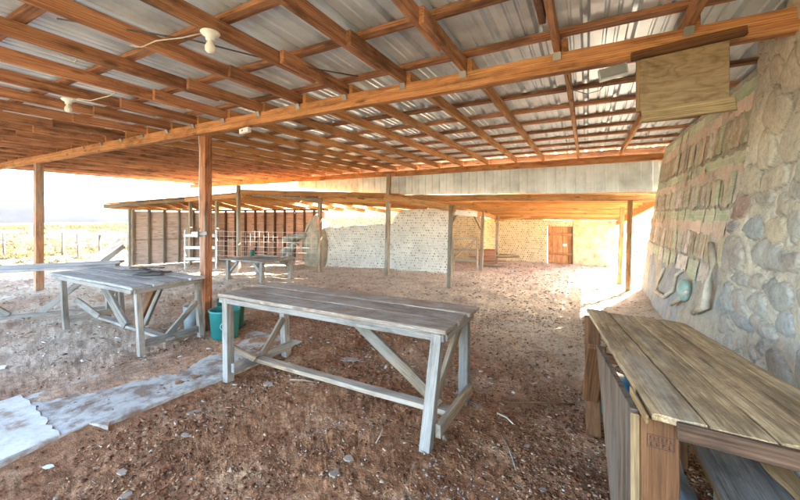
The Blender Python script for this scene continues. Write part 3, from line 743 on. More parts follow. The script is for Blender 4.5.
beam('hip_beam', (-2.72, 7.4, 1.78), (-2.70, 12.0, 1.52), .06, .12, 'shed', ls)
beam('light_board', (-2.66, 7.7, 1.66), (-2.40, 8.6, 1.62), .03, .13, 'whitewood', ls)
beam('brace', (-2.7, 7.45, 1.35), (-2.7, 8.1, 1.70), .05, .05, 'tan', ls)
beam('brace', (-2.72, 10.15, 1.20), (-2.72, 9.3, 1.68), .05, .05, 'tan', ls)
beam('brace', (-2.68, 11.8, 1.40), (-1.6, 12.0, 1.55), .05, .06, 'shed', ls)

# middle bay rafters over the can wall
ms = thing('rafter_bay', (-6.5, 9.5, 0), 'open timber bay with warm rafters over the whitewashed can wall', 'shed')
for i in range(9):
    f = i / 8; a = Vector((-8.4, 6.65, 2.20)).lerp(Vector((-4.6, 8.45, 2.08)), f); bb = Vector((-8.4, 9.9, 1.80)).lerp(Vector((-3.0, 12.8, 1.62)), f)
    beam('rafter', a, bb, .04, .13, 'shed', ms)
for i in range(7):
    if i == 4: continue
    f0, f1 = i / 7, (i + .93) / 7
    A0, A1 = Vector((-8.5, 6.5, 2.28)), Vector((-8.4, 10.0, 1.88)); B0, B1 = Vector((-4.5, 8.45, 2.16)), Vector((-2.9, 13.0, 1.70))
    a, b, c, d = A0.lerp(A1, f0), A0.lerp(A1, f1), B0.lerp(B1, f1), B0.lerp(B1, f0)
    V = [a, b, c, d] + [p + Vector((0, 0, .02)) for p in (a, b, c, d)]
    mesh('roof_board', V, [(3, 2, 1, 0), (4, 5, 6, 7), (0, 1, 5, 4), (1, 2, 6, 5), (2, 3, 7, 6), (3, 0, 4, 7)], 'shed', ms)
beam('purlin', (-6.6, 7.75, 2.06), (-3.9, 8.9, 1.93), .06, .15, 'shed', ms)
beam('purlin', (-6.5, 7.9, 2.0), (-4.3, 9.9, 1.80), .06, .12, 'beam', ms)
post(-6.62, 7.70, 2.12, .09, 'tan', ms)
post(-8.50, 6.52, 2.42, .085, 'tan', ms)
tube('pole', [(-8.9, 6.75, 2.22), (-7.8, 7.1, 2.16), (-6.55, 7.72, 2.02)], [.055, .06, .05], 'grey', ms, 8)
beam('knee_plate', (-6.62, 7.62, 1.20), (-6.62, 7.62, 1.55), .12, .02, 'redply', ms, up=(0, 1, 0))

# can walls
def slabwall(name, a, b, h0, h1, th, m, label, cat='wall', lo=None, round_left=0, parent=None):
    a, b = Vector((*a, 0)), Vector((*b, 0)); L = (b - a).length; n = 40; top = []
    for i in range(n + 1):
        f = i / n; h = h0 + (h1 - h0) * f + .025 * float(fbm(f * 9, 2.2, o=3))
        if round_left: h -= round_left * max(0, 1 - f * L / .45) ** 2
        top.append((f * L - L / 2, h))
    V = []; 
    for s_ in (-th / 2, th / 2):
        V += [(x_, s_, -.12) for x_, _ in top] + [(x_, s_, z_) for x_, z_ in top]
    k_ = n + 1; Fc = []
    for i in range(n):
        Fc += [(i, i + 1, k_ + i + 1, k_ + i), (3 * k_ + i, 3 * k_ + i + 1, 2 * k_ + i + 1, 2 * k_ + i), (k_ + i, k_ + i + 1, 3 * k_ + i + 1, 3 * k_ + i)]
    Fc += [(0, k_, 3 * k_, 2 * k_), (n, 2 * k_ + n, 3 * k_ + n, k_ + n)]
    mw = frame(a, b); o = mesh(name, V, Fc, m, parent, False, mw=mw)
    if label: tag(o, label, cat, 'can walls' if name == 'can_wall' else None)
    return o
slabwall('can_wall', (-5.0, 9.12), (-3.42, 9.40), 1.72, 1.80, .22, 'canw', 'taller whitewashed wall of stacked cans with a rounded left shoulder', round_left=.22)
slabwall('can_wall', (-7.4, 8.72), (-4.9, 9.32), 1.20, 1.36, .20, 'canw', 'low whitewashed wall of stacked cans between the two courtyard posts')
slabwall('can_wall', (-9.6, 10.75), (-3.3, 12.3), 2.02, 1.72, .22, 'cano', 'shaded ochre can wall behind the low white wall')
bw = slabwall('can_wall', (-3.9, 13.0), (-1.18, 13.05), 1.50, 1.44, .22, 'cano', 'ochre wall of can ends left of the plank door, at the back of the pole shed')
slabwall('rubble_wall', (-.38, 13.05), (.80, 13.0), 1.44, 1.42, .3, 'ochre', 'ochre rubble wall right of the plank door')
dr = thing('plank_door', (-.78, 13.0, 0), 'orange plank door with a small white sign in the back wall', 'door')
for k_ in range(5):
    xk = -1.15 + .150 * k_
    beam('plank', (xk + .075, 12.98, -.02), (xk + .075, 12.98, 1.21), .146, .03, 'door', dr, up=(0, 1, 0))
beam('backing', (-1.17, 13.01, .6), (-.39, 13.01, .6), .02, 1.3, 'door', dr)
beam('batten', (-1.13, 12.95, .95), (-.42, 12.95, .95), .02, .08, 'door', dr)
beam('batten', (-1.13, 12.95, .3), (-.42, 12.95, .3), .02, .08, 'door', dr)
beam('door_frame', (-.375, 12.93, -.05), (-.375, 12.93, 1.3), .06, .06, 'tan', dr, up=(0, 1, 0))
beam('lintel', (-1.2, 12.96, 1.32), (-.36, 12.96, 1.32), .06, .2, 'cano', dr)
beam('sign', (-.70, 12.93, .60), (-.58, 12.93, .60), .008, .08, 'paperw', dr)
# gate and clutter between the can walls
gt = thing('yard_gate', (-2.9, 9.8, 0), 'small pen gate of boards and wire beyond the can wall', 'gate')
beam('rail', (-3.35, 9.55, .32), (-2.75, 9.9, .32), .03, .07, 'tan', gt); beam('rail', (-3.35, 9.55, .95), (-2.75, 9.9, .95), .03, .06, 'tan', gt)
beam('rail', (-3.35, 9.55, .62), (-2.75, 9.9, .62), .03, .05, 'tan', gt)
beam('stile', (-3.35, 9.55, .05), (-3.35, 9.55, 1.0), .04, .05, 'tan', gt, up=(0, 1, 0)); beam('stile', (-2.76, 9.9, .05), (-2.76, 9.9, 1.0), .04, .05, 'tan', gt, up=(0, 1, 0))
beam('brace', (-3.33, 9.56, .35), (-2.78, 9.89, .92), .02, .05, 'tan', gt)
pl_ = thing('board_heap', (-2.5, 11.2, 0), 'heap of pale boards and scraps on the ground behind the pen gate', 'boards')
for i in range(7):
    a_ = random.uniform(-.6, .6); x_ = -2.9 + random.uniform(-.4, .9); yy_ = 11.3 + random.uniform(-.3, .5)
    beam('board', (x_ - .35 * math.cos(a_), yy_ - .35 * math.sin(a_), .05 + .05 * i), (x_ + .35 * math.cos(a_), yy_ + .35 * math.sin(a_), .07 + .05 * i), .12, .03, 'tan', pl_)
rs = beam('crate_box', (-3.1, 11.4, .25), (-2.6, 11.5, .25), .4, .45, 'redply'); tag(rs, 'reddish wooden box standing behind the pen gate', 'box')

# ------------------------------------------------------------------ low shed on the left: studs and panels
sl_ = thing('stud_shed', (-10.8, 7.5, 0), 'lean-to shed of grey and red-brown panels with bare studs at the left', 'shed')
WA, WB, WC = Vector((-12.75, 5.95, 0)), Vector((-11.75, 7.75, 0)), Vector((-8.1, 9.65, 0))
def panelwall(a, b, n, m, sm_, ht0, ht1):
    for i in range(n):
        p, q = a.lerp(b, i / n), a.lerp(b, (i + 1) / n); h = ht0 + (ht1 - ht0) * (i + .5) / n
        d = (q - p).normalized()
        beam('panel', p + d * .004 + Vector((0, 0, h / 2)), q - d * .004 + Vector((0, 0, h / 2)), .02, h, m, sl_)
        nn = Vector((d.y, -d.x, 0)) * .05
        beam('stud', p + nn, p + nn + Vector((0, 0, h + .05)), .045, .08, sm_, sl_, up=(0, 1, 0))
    nn = Vector(((b - a).y, -(b - a).x, 0)).normalized() * .05
    beam('plate', a + nn + Vector((0, 0, ht0 + .07)), b + nn + Vector((0, 0, ht1 + .07)), .09, .05, sm_, sl_)
    beam('girt', a + nn * .5 + Vector((0, 0, .8)), b + nn * .5 + Vector((0, 0, .8)), .03, .05, sm_, sl_)
panelwall(WA, WB, 5, 'osb', 'tan', 1.72, 1.68)
panelwall(WB, WC, 12, 'redply', 'leg', 1.68, 1.72)
beam('corner_post', WA + Vector((-.06, -.08, -.1)), WA + Vector((-.06, -.08, 1.85)), .09, .09, 'grey', sl_, up=(0, 1, 0))
F0, F1, F2 = Vector((-12.95, 5.25, 1.86)), Vector((-11.35, 6.75, 2.08)), Vector((-8.6, 6.75, 2.16))
beam('front_beam', F0, F1, .05, .09, 'tan', sl_); beam('front_beam', F1, F2, .05, .12, 'beam', sl_)
B0, B1, B2 = WA + Vector((-.2, .3, 1.80)), WB + Vector((-.1, .2, 1.74)), WC + Vector((0, .2, 1.80))
def lerp3(a, b, c, f): return a.lerp(b, f * 2) if f < .5 else b.lerp(c, f * 2 - 1)
for i in range(12):
    f = i / 11; a, b = lerp3(F0, F1, F2, f), lerp3(B0, B1, B2, f)
    beam('rafter', a + Vector((0, 0, .01)), b, .04, .12, 'shed', sl_)
for i in range(11):
    f, f2 = i / 11, (i + 1) / 11 - .004
    a, b, c, d = lerp3(F0, F1, F2, f), lerp3(B0, B1, B2, f), lerp3(B0, B1, B2, f2), lerp3(F0, F1, F2, f2)
    V = [p + Vector((0, 0, .08)) for p in (a, b, c, d)] + [p + Vector((0, 0, .10)) for p in (a, b, c, d)]
    mesh('roof_board', V, [(0, 1, 2, 3), (7, 6, 5, 4), (0, 4, 5, 1), (1, 5, 6, 2), (2, 6, 7, 3), (3, 7, 4, 0)], 'shed', sl_)
for x_, y_, z_ in ((-11.4, 6.95, 2.06), (-10.2, 7.05, 2.10)): post(x_, y_, z_, .085, 'tan', sl_)

# ------------------------------------------------------------------ things in the courtyard
rk = thing('white_rail_stand', (-10.4, 6.5, 0), 'white painted wooden rail stand behind the near post', 'rack')
ra, rb = Vector((-10.75, 6.35, 0)), Vector((-9.85, 6.75, 0))
for z_ in (.28, .62, .98): beam('rail', ra + Vector((0, 0, z_)), rb + Vector((0, 0, z_)), .025, .09, 'whitewood', rk)
for q in (ra, ra.lerp(rb, .5), rb): beam('upright', q + Vector((.02, .03, -.05)), q + Vector((.02, .03, 1.15)), .06, .03, 'whitewood', rk, up=(0, 1, 0))
wf = thing('mesh_fence', (-8.3, 7.6, 0), 'thin wire mesh fence strung in front of the red-brown stud wall', 'fence')
a, b = Vector((-10.2, 7.0, 0)), Vector((-6.7, 7.85, 0))
for z_ in (.35, .5, .65, .8, .95, 1.1): wire('wire', a + Vector((0, 0, z_)), b + Vector((0, 0, z_)), .01, .006, 'wire', wf, 4, 4)
for i in range(1, 23):
    q = a.lerp(b, i / 23); tube('wire', [q + Vector((0, 0, .33)), q + Vector((0, 0, 1.12))], .005, 'wire', wf, 4)
# low bench table
def trestle(name, c, label, cat, grp=None): return thing(name, c, label, cat, grp)
lb = thing('low_work_bench', (-7.2, 6.15, 0), 'low grey plank bench with angled knee braces in the middle of the courtyard', 'bench')
for i in range(4):
    yy = 5.72 + .26 * i
    beam('plank', (-8.0 + .03 * i, yy, .515), (-6.52, yy + .04, .515), .25, .04, 'grey', lb, seg=6, wob=.005)
for lx, ly in ((-7.8, 5.7), (-6.72, 5.78), (-6.62, 6.6), (-7.7, 6.5)):
    beam('leg', (lx, ly, -.05), (lx, ly, .495), .09, .09, 'grey', lb, up=(0, 1, 0))
    beam('brace', (lx, ly + .02, .18), (lx + (.32 if lx < -7.2 else -.32), ly + .02, .47), .04, .07, 'grey', lb)
bk = thing('board_scrap', (-7.0, 6.2, .54), 'short pale boards and scraps lying on the low grey bench', 'boards')
beam('board', (-7.4, 6.1, .56), (-6.8, 6.3, .57), .12, .03, 'tan', bk); beam('board', (-7.2, 6.25, .59), (-6.55, 6.15, .60), .10, .025, 'grey', bk)
tub = lathe('small_pot', [(0, .0), (.05, 0), (.06, .16), (.055, .17), (0, .15)], (-7.55, 6.2, .537), 'green'); tag(tub, 'small dark pot standing on the low grey bench', 'pot')

# buttress, mat, plank
def blob(name, loc, sc_, m, sub=4, amp=.15, f=2.5, label=None, cat=None, rot=None, parent=None):
    bm = bmesh.new(); bmesh.ops.create_icosphere(bm, subdivisions=sub, radius=1)
    s = random.random() * 30
    V = np.array([v.co[:] for v in bm.verts]); n = fbm(V[:, 0] * f + s, V[:, 1] * f, V[:, 2] * f, o=4)
    for v, k_ in zip(bm.verts, n): v.co *= 1 + amp * k_
    bmesh.ops.scale(bm, vec=sc_, verts=bm.verts)
    me = bpy.data.meshes.new(name); bm.to_mesh(me); bm.free(); me.materials.append(M[m]); me.polygons.foreach_set('use_smooth', np.ones(len(me.polygons), bool))
    o = bpy.data.objects.new(name, me); mw = Matrix.Translation(loc)
    if rot: mw = mw @ rot
    o.matrix_world = mw; link(o, parent)
    if label: tag(o, label, cat)
    return o
blob('adobe_buttress', (-7.62, 8.75, .55), (.50, .42, 1.05), 'adobe', label='rounded earthen buttress at the left end of the can walls', cat='buttress')
rm = thing('rolled_mat', (-8.1, 8.2, .5), 'bundle of grey rolled matting propped against the buttress', 'matting')
for i, (p_, q_, r_) in enumerate((((-8.45, 8.05, .12), (-8.2, 8.35, .90), .15), ((-8.2, 7.95, .15), (-7.95, 8.2, .92), .14), ((-8.35, 8.0, .82), (-7.75, 8.4, .98), .12), ((-8.3, 7.9, .45), (-7.95, 8.1, .62), .12))):
    p_, q_ = Vector(p_), Vector(q_)
    pts = [p_.lerp(q_, k_ / 8) + Vector((.02 * math.sin(k_ * 2 + i), .02 * math.cos(k_ * 3), 0)) for k_ in range(9)]
    tube('roll', pts, [r_ * (1 + .15 * math.sin(k_ * 2.3 + i)) * (.75 if k_ in (0, 8) else 1) for k_ in range(9)], 'sack', rm, 12)
o = beam('leaning_plank', (-7.75, 7.75, .0), (-7.25, 8.1, 1.55), .10, .035, 'tan', None, up=(1, 1, 0)); tag(o, 'long plank leaning over the rolled matting against the buttress', 'plank')
# boards leaning at the left shed
lbd = [((-13.7, 5.1, 0), (-12.95, 5.75, .78), .30, 'broad pale board, widest of those leaning on the grey shed corner', 'whitewood'),
       ((-13.35, 5.15, 0), (-12.86, 5.75, .62), .11, 'left narrow slat leaning beside the shed corner, next to the broad board', 'grey'),
       ((-13.2, 5.12, 0), (-12.78, 5.7, .64), .11, 'middle narrow slat leaning beside the shed corner', 'grey'),
       ((-13.03, 5.10, 0), (-12.72, 5.65, .60), .11, 'right narrow slat leaning nearest the shed corner', 'grey')]
for a_, b_, w_, l_, m_ in lbd:
    o = beam('leaning_board', a_, b_, w_, .025, m_, None, up=(.9, -.35, 0)); tag(o, l_, 'board', 'boards leaning by the shed corner')

# ------------------------------------------------------------------ tables
def table(name, loc, label, planks, m_top, legs, extra, cat='table', th=.035):
    t = thing(name, loc, label, cat)
    for a_, b_, w_ in planks: beam('plank', a_, b_, w_ - .004, th, m_top, t, seg=26, wob=.006, warp=.003, bev=.006)
    for a_, b_, w_, h_ in legs: beam('leg', a_, b_, w_, h_, 'grey', t, up=(0, 1, 0), seg=6, wob=.003)
    for nm, a_, b_, w_, h_, m_ in extra: beam(nm, a_, b_, w_, h_, m_, t, seg=6, wob=.003)
    return t
# front table
ZT = .80
yw = [2.30 + .245 * i + .1225 for i in range(3)]
T1 = table('work_table', (-2.1, 2.65, 0), 'long weathered grey work table with brown dirt on its top, in the centre foreground',
    [((-3.32, y_, ZT - .018), (-.85 + random.uniform(-.015, .02), y_, ZT - .018), .245) for y_ in yw], 'gtop',
    [((-.97, 2.20, -.04), (-.93, 2.335, ZT - .036), .078, .078), ((-.93, 2.93, -.04), (-.93, 2.95, ZT - .036), .078, .078),
     ((-3.12, 2.28, -.04), (-3.22, 2.345, ZT - .036), .078, .078), ((-3.08, 3.0, -.04), (-3.10, 2.96, ZT - .036), .078, .078)],
    [('apron', (-3.3, 2.315, ZT - .062), (-.87, 2.315, ZT - .062), .022, .05, 'grey'),
     ('apron', (-.872, 2.33, ZT - .062), (-.872, 2.99, ZT - .062), .022, .05, 'grey'),
     ('stretcher', (-.90, 2.25, .12), (-.88, 2.95, .12), .04, .09, 'tan'), ('stretcher', (-3.06, 2.28, .10), (-3.02, 3.0, .10), .04, .09, 'grey'),
     ('stretcher', (-3.1, 2.56, .10), (-.92, 2.52, .12), .09, .04, 'tan'),
     ('brace', (-1.80, 2.46, ZT - .04), (-.98, 2.50, .17), .04, .09, 'tan'),
     ('brace', (-3.18, 2.32, .30), (-3.0, 2.50, .12), .04, .05, 'tan'),
     ('brace', (-3.05, 2.92, .42), (-3.03, 2.62, .13), .035, .08, 'tan'),
     ('brace', (-.93, 2.88, ZT - .05), (-.95, 2.34, .30), .035, .08, 'tan')])
# left table
yw = [2.05 + .21 * i + .105 for i in range(4)]
T2 = table('trestle_table', (-5.5, 2.5, 0), 'square-ended grey table with V braces standing in front of the near post at the left',
    [((-6.60 + random.uniform(-.02, .02), y_, ZT - .016), (-4.42 + random.uniform(-.02, .02), y_, ZT - .016), .21) for y_ in yw], 'gtop2',
    [((-4.50, 2.18, -.04), (-4.50, 2.14, ZT - .03), .06, .06), ((-4.46, 2.86, -.04), (-4.48, 2.82, ZT - .03), .06, .06),
     ((-6.48, 2.19, -.04), (-6.50, 2.16, ZT - .03), .06, .06), ((-6.46, 2.86, -.04), (-6.46, 2.82, ZT - .03), .06, .06)],
    [('apron', (-6.55, 2.062, ZT - .055), (-4.45, 2.062, ZT - .055), .022, .045, 'grey'), ('apron', (-4.435, 2.08, ZT - .055), (-4.435, 2.86, ZT - .055), .022, .045, 'grey'),
     ('stretcher', (-4.50, 2.22, .12), (-4.47, 2.82, .12), .04, .085, 'grey'), ('stretcher', (-6.48, 2.22, .12), (-6.46, 2.82, .12), .04, .085, 'grey'),
     ('stretcher', (-6.5, 2.50, .12), (-4.45, 2.48, .10), .10, .035, 'grey'),
     ('brace', (-5.42, 2.44, .13), (-6.1, 2.40, ZT - .04), .04, .13, 'grey'), ('brace', (-5.22, 2.46, .13), (-4.75, 2.46, ZT - .04), .04, .12, 'leg'),
     ('brace', (-5.3, 2.60, .13), (-4.95, 2.66, ZT - .04), .04, .10, 'grey'),
     ('brace', (-4.47, 2.45, .15), (-4.46, 2.80, .48), .035, .07, 'grey'), ('brace', (-6.49, 2.30, .38), (-6.2, 2.46, .14), .035, .08, 'grey')], th=.032)
# far left long table, set askew
ax = Vector((.555, .832, 0)); nx = Vector((-.832, .555, 0)); O = Vector((-6.50, 2.78, 0))
def L(s, n, z): return tuple(O + ax * s + nx * n + Vector((0, 0, z)))
T3 = table('long_table', (-7.5, 2.0, 0), 'long grey plank table running out of the left edge of the photo', 
    [(L(-2.6, .0 + .17 * i + .085, ZT + .01), L(0 + random.uniform(-.02, .02), .17 * i + .085, ZT + .01), .17) for i in range(4)], 'gtop2',
    [(L(-.10, .07, -.04), L(-.10, .07, ZT), .06, .06), (L(-.10, .62, -.04), L(-.10, .62, ZT), .06, .06), (L(-2.4, .07, -.04), L(-2.4, .07, ZT), .06, .06), (L(-2.4, .62, -.04), L(-2.4, .62, ZT), .06, .06)],
    [('stretcher', L(-2.4, .34, .10), L(-.1, .34, .10), .09, .04, 'grey'), ('stretcher', L(-.1, .05, .12), L(-.1, .64, .12), .04, .08, 'tan'),
     ('brace', L(-.95, .34, .12), L(-.25, .34, ZT - .03), .04, .09, 'grey'), ('brace', L(-1.3, .34, .12), L(-2.0, .34, ZT - .03), .04, .09, 'grey'),
     ('brace', L(-.10, .2, .14), L(-.10, .58, .5), .035, .08, 'grey')], th=.04)
# dark scrap on the left table
ds = thing('scrap_pile', (-5.35, 2.72, ZT), 'small pile of dark weathered wood scraps on the left trestle table', 'wood scraps')
for i in range(13):
    a_ = random.uniform(-.25, .6); x_ = -5.35 + random.uniform(-.28, .28); yy_ = 2.62 + random.uniform(-.13, .15); l_ = random.uniform(.10, .22)
    z_ = ZT + .012 + .006 * i * (1 - abs(x_ + 5.35) / .4)
    beam('scrap', (x_ - l_ * math.cos(a_), yy_ - l_ * math.sin(a_), z_), (x_ + l_ * math.cos(a_), yy_ + l_ * math.sin(a_), z_ + .005), .05, .012, 'char', ds, bev=.002, seg=3, wob=.004)

# ------------------------------------------------------------------ right work bench
rb_ = thing('plank_bench', (.4, 2.2, 0), 'tan four plank work bench on stud legs along the stone wall in the right foreground', 'bench')
ZR = .90
nl, nr, fl, fr = Vector((.205, 1.53, 0)), Vector((.86, 1.50, 0)), Vector((.0, 3.0, 0)), Vector((.56, 2.86, 0))
fr_ = [(0, .236), (.25, .497), (.502, .755), (.76, 1.0)]
for i, (f0, f1) in enumerate(fr_):
    a, b, c, d = nl.lerp(nr, f0), nl.lerp(nr, f1 - .004), fl.lerp(fr, f1 - .004), fl.lerp(fr, f0)
    n = 22; V = []; w5 = 7; s = random.random() * 30; c0 = (a + b + c + d) / 4
    mwp = frame((a + b) / 2, (c + d) / 2); mwp.translation = c0 + Vector((0, 0, ZR)); inv = mwp.inverted()
    dz0 = (0, -.004, .003, .006)[i]
    for lay in (0, 1):
        for j in range(n + 1):
            for k_ in range(w5):
                p = a.lerp(d, j / n).lerp(b.lerp(c, j / n), k_ / (w5 - 1))
                z_ = (0 if lay else -.028) + dz0 + .0015 * float(vnoise(j * .5 + s, k_))
                if j == 0: p = p + Vector((0, .004 * float(vnoise(k_ * 1.7 + s, 5)), 0)); z_ -= .003 * lay
                if k_ in (0, w5 - 1): p = p + Vector((.003 * float(vnoise(j * 1.3 + s, 7)), 0, 0)); z_ -= .003 * lay
                V.append(inv @ (p + Vector((0, 0, ZR + z_))))
    K = (n + 1) * w5; Fc = []
    for j in range(n):
        for k_ in range(w5 - 1):
            q = j * w5 + k_; Fc.append((K + q, K + q + 1, K + q + w5 + 1, K + q + w5)); Fc.append((q + w5, q + w5 + 1, q + 1, q))
        for k_ in (0, w5 - 1):
            q = j * w5 + k_; f4 = (q, q + w5, K + q + w5, K + q); Fc.append(f4 if k_ else f4[::-1])
    for k_ in range(w5 - 1):
        Fc.append((k_, k_ + 1, K + k_ + 1, K + k_)); q = n * w5 + k_; Fc.append((q + 1, q, K + q, K + q + 1))
    mesh('plank', V, Fc, 'bench', rb_, False, mw=mwp)
pl = beam('leg', (.235, 1.585, -.05), (.235, 1.585, ZR - .042), .115, .04, 'leg', rb_, up=(0, 1, 0))
beam('leg', (.77, 1.585, -.05), (.77, 1.57, ZR - .042), .09, .04, 'leg', rb_, up=(0, 1, 0))
beam('leg', (.045, 2.93, -.05), (.035, 2.93, ZR - .042), .10, .05, 'leg', rb_, up=(0, 1, 0))
beam('leg', (.52, 2.82, -.05), (.52, 2.82, ZR - .042), .09, .04, 'leg', rb_, up=(0, 1, 0))
beam('end_rail', (.275, 1.513, ZR - .040), (.87, 1.488, ZR - .040), .022, .060, 'darkrail', rb_, seg=14, wob=.003)
beam('end_rail', (.05, 2.93, ZR - .32), (.50, 2.85, ZR - .32), .04, .06, 'leg', rb_)
beam('edge_strip', (.190, 1.51, ZR - .024), (.160, 1.72, ZR - .018), .010, .034, 'edge', rb_)
beam('brace', (.055, 2.45, ZR - .10), (.018, 2.86, .28), .03, .10, 'leg', rb_, up=(1, 0, 0))
# wide sloping side board
V = []
pts_ = [(2.32, ZR - .045), (1.62, ZR - .045), (1.60, -.02), (1.84, -.02), (1.97, .25)]
for xo in (-.012, .012):
    for (yy, zz) in pts_: V.append((.428 - .143 * yy + xo - .035, yy, zz))
c0 = Vector((.11, 1.9, .5)); mws = frame((.2, 1.6, .5), (.10, 2.3, .5)); mws = Matrix.Translation((.11, 1.9, .45)) @ Matrix.Rotation(R(90), 4, 'Y'); inv = mws.inverted()
mesh('side_board', [inv @ Vector(v) for v in V], [(4, 3, 2, 1, 0), (5, 6, 7, 8, 9)] + [(i, (i + 1) % 5, 5 + (i + 1) % 5, 5 + i) for i in range(5)], 'sideb', rb_, mw=mws)
beam('edge_strip', (.164, 1.597, 0.0), (.162, 1.597, ZR - .05), .03, .022, 'edge', rb_, up=(0, 1, 0))
# ink stamp on the leg: a lettered box too worn to read
st_ = []
def q(x0_, x1_, z0_, z1_): st_.append([(x0_, 1.5635, z0_), (x1_, 1.5635, z0_), (x1_, 1.5635, z1_), (x0_, 1.5635, z1_)])
zt = .80
q(.195, .275, zt, zt + .002); q(.195, .275, zt - .045, zt - .043); q(.195, .197, zt - .045, zt); q(.273, .275, zt - .045, zt); q(.195, .275, zt - .022, zt - .0205)
for k_ in range(6): q(.203 + k_ * .012, .206 + k_ * .012, zt - .017, zt - .005); 
for k_ in range(6): q(.203 + k_ * .012, .210 + k_ * .012, zt - .006 - (k_ % 2) * .01, zt - .004 - (k_ % 2) * .01)
for k_ in range(4): q(.204 + k_ * .018, .208 + k_ * .018, zt - .040, zt - .026); q(.204 + k_ * .018, .214 + k_ * .018, zt - .040 + (k_ % 3) * .005, zt - .037 + (k_ % 3) * .005)
V = [v for f in st_ for v in f]; o = mesh('grade_stamp', V, [tuple(range(4 * i, 4 * i + 4)) for i in range(len(st_))], 'ink', pl)
# lower shelf plank and clutter beneath
o = beam('loose_plank', (.60, 1.20, .50), (.56, 2.55, .50), .25, .03, 'grey', None, seg=12, wob=.004); tag(o, 'loose brown-grey plank lying under the plank bench', 'plank')
beam('plank_edge', (.472, 1.2, .50), (.434, 2.55, .50), .006, .028, 'edge', o)
us = thing('plank_support', (.6, 2.0, 0), 'low crossbars holding the loose plank under the bench', 'support')
beam('crossbar', (.30, 2.50, .465), (.74, 2.52, .465), .06, .035, 'leg', us); beam('stand', (.66, 2.50, -.05), (.66, 2.5, .445), .08, .08, 'grey', us, up=(0, 1, 0)); 
beam('crossbar', (.35, 1.3, .465), (.80, 1.3, .465), .06, .035, 'leg', us); beam('stand', (.6, 1.3, -.05), (.6, 1.3, .445), .08, .08, 'grey', us, up=(0, 1, 0))
n = 60; V = []
xs_ = np.linspace(.26, .50, n); ysx = np.linspace(1.1, 2.7, n)
XX_, YY_ = np.meshgrid(xs_, ysx); ZZ_ = .20 + .12 * fbm(XX_ * 5, YY_ * 2.2, o=3, s=81) + .03 * fbm(XX_ * 18, YY_ * 9, o=3, s=84) - .5 * np.abs(XX_ - .40)
ii, jj = np.meshgrid(np.arange(n - 1), np.arange(n - 1), indexing='ij')
Fq = np.stack([ii * n + jj, ii * n + jj + 1, (ii + 1) * n + jj + 1, (ii + 1) * n + jj], -1).reshape(-1, 4)
o = mesh('crumpled_tarp', np.column_stack([XX_.ravel(), YY_.ravel(), ZZ_.ravel()]), Fq, 'cloth', None, True)
tag(o, 'crumpled blue-grey tarp heaped on the ground under the plank bench', 'tarp')
md = o.modifiers.new('s', 'SOLIDIFY'); md.thickness = .008
o = beam('foam_strip', (.90, 1.15, .44), (.80, 2.25, .52), .10, .06, 'foam', None, seg=14, wob=.012); tag(o, 'long whitish foam strip between the bench and the stone wall', 'foam strip')
o = tube('bent_pipe', [(.86, 1.2, .30), (.82, 1.7, .34), (.74, 2.1, .42), (.70, 2.3, .46)], .022, 'foam', None, 10); tag(o, 'pale bent pipe beside the loose plank under the bench', 'pipe')
o = beam('splintered_board', (.74, 1.75, .545), (.66, 2.35, .55), .09, .025, 'edge', None, seg=14, wob=.012); tag(o, 'light splintered board end beside the loose plank', 'board')
tb = thing('storage_tub', (.14, 3.35, 0), 'blue and teal plastic tub on the ground behind the far bench legs', 'tub')
lathe('tub_body', [(0, 0), (.14, 0), (.155, .12), (.15, .125), (.0, .11)], (.16, 3.38, .02), 'teal', tb)
lathe('tub_top', [(.14, .125), (.15, .23), (.135, .25), (0, .255)], (.16, 3.38, .02), 'blue', tb)

# buckets by the near post
bt = thing('waste_bucket', (-4.25, 3.18, 0), 'large teal plastic bucket with a worn pale ring mark beside the near post', 'bucket')
lathe('bucket_body', [(0, 0), (.155, 0), (.18, .36), (.19, .365), (.19, .385), (.172, .385), (.15, .02), (0, .02)], (-4.15, 2.98, .0), 'teal', bt)
for s_ in (0,):
    dirn = Vector((.86, -.93, 0)).normalized(); 
    cpt = Vector((-4.15, 2.98, .2)) + Vector((4.15, -2.98, 0)).normalized() * .172; V = []; 
    e1 = Vector((2.98, 4.15, 0)).normalized()
    pts = [cpt + e1 * .05 * math.cos(t_) + Vector((0, 0, .05 * math.sin(t_))) + (Vector((-4.15, 2.98, 0)).normalized() * (.004 - .172 * (1 - math.sqrt(1 - (.05 * math.cos(t_) / .172) ** 2)) * -1)) for t_ in np.linspace(0, 5.6, 20)]
    tube('ring_mark', pts, .005, 'pail', bt, 5)
b2 = thing('dark_bucket', (-4.5, 3.3, 0), 'dark green plastic bucket half hidden behind the near post and table leg', 'bucket')
lathe('bucket_body', [(0, 0), (.16, 0), (.185, .38), (.195, .385), (.195, .405), (.178, .405), (.16, .02), (0, .02)], (-4.50, 3.33, .0), 'green', b2)
b3 = thing('pale_pail', (-4.75, 3.1, 0), 'narrow pale blue pail left of the near post', 'pail')
lathe('pail_body', [(0, 0), (.085, 0), (.105, .32), (.11, .325), (.098, .325), (.08, .02), (0, .02)], (-4.93, 3.02, 0), 'pail', b3)

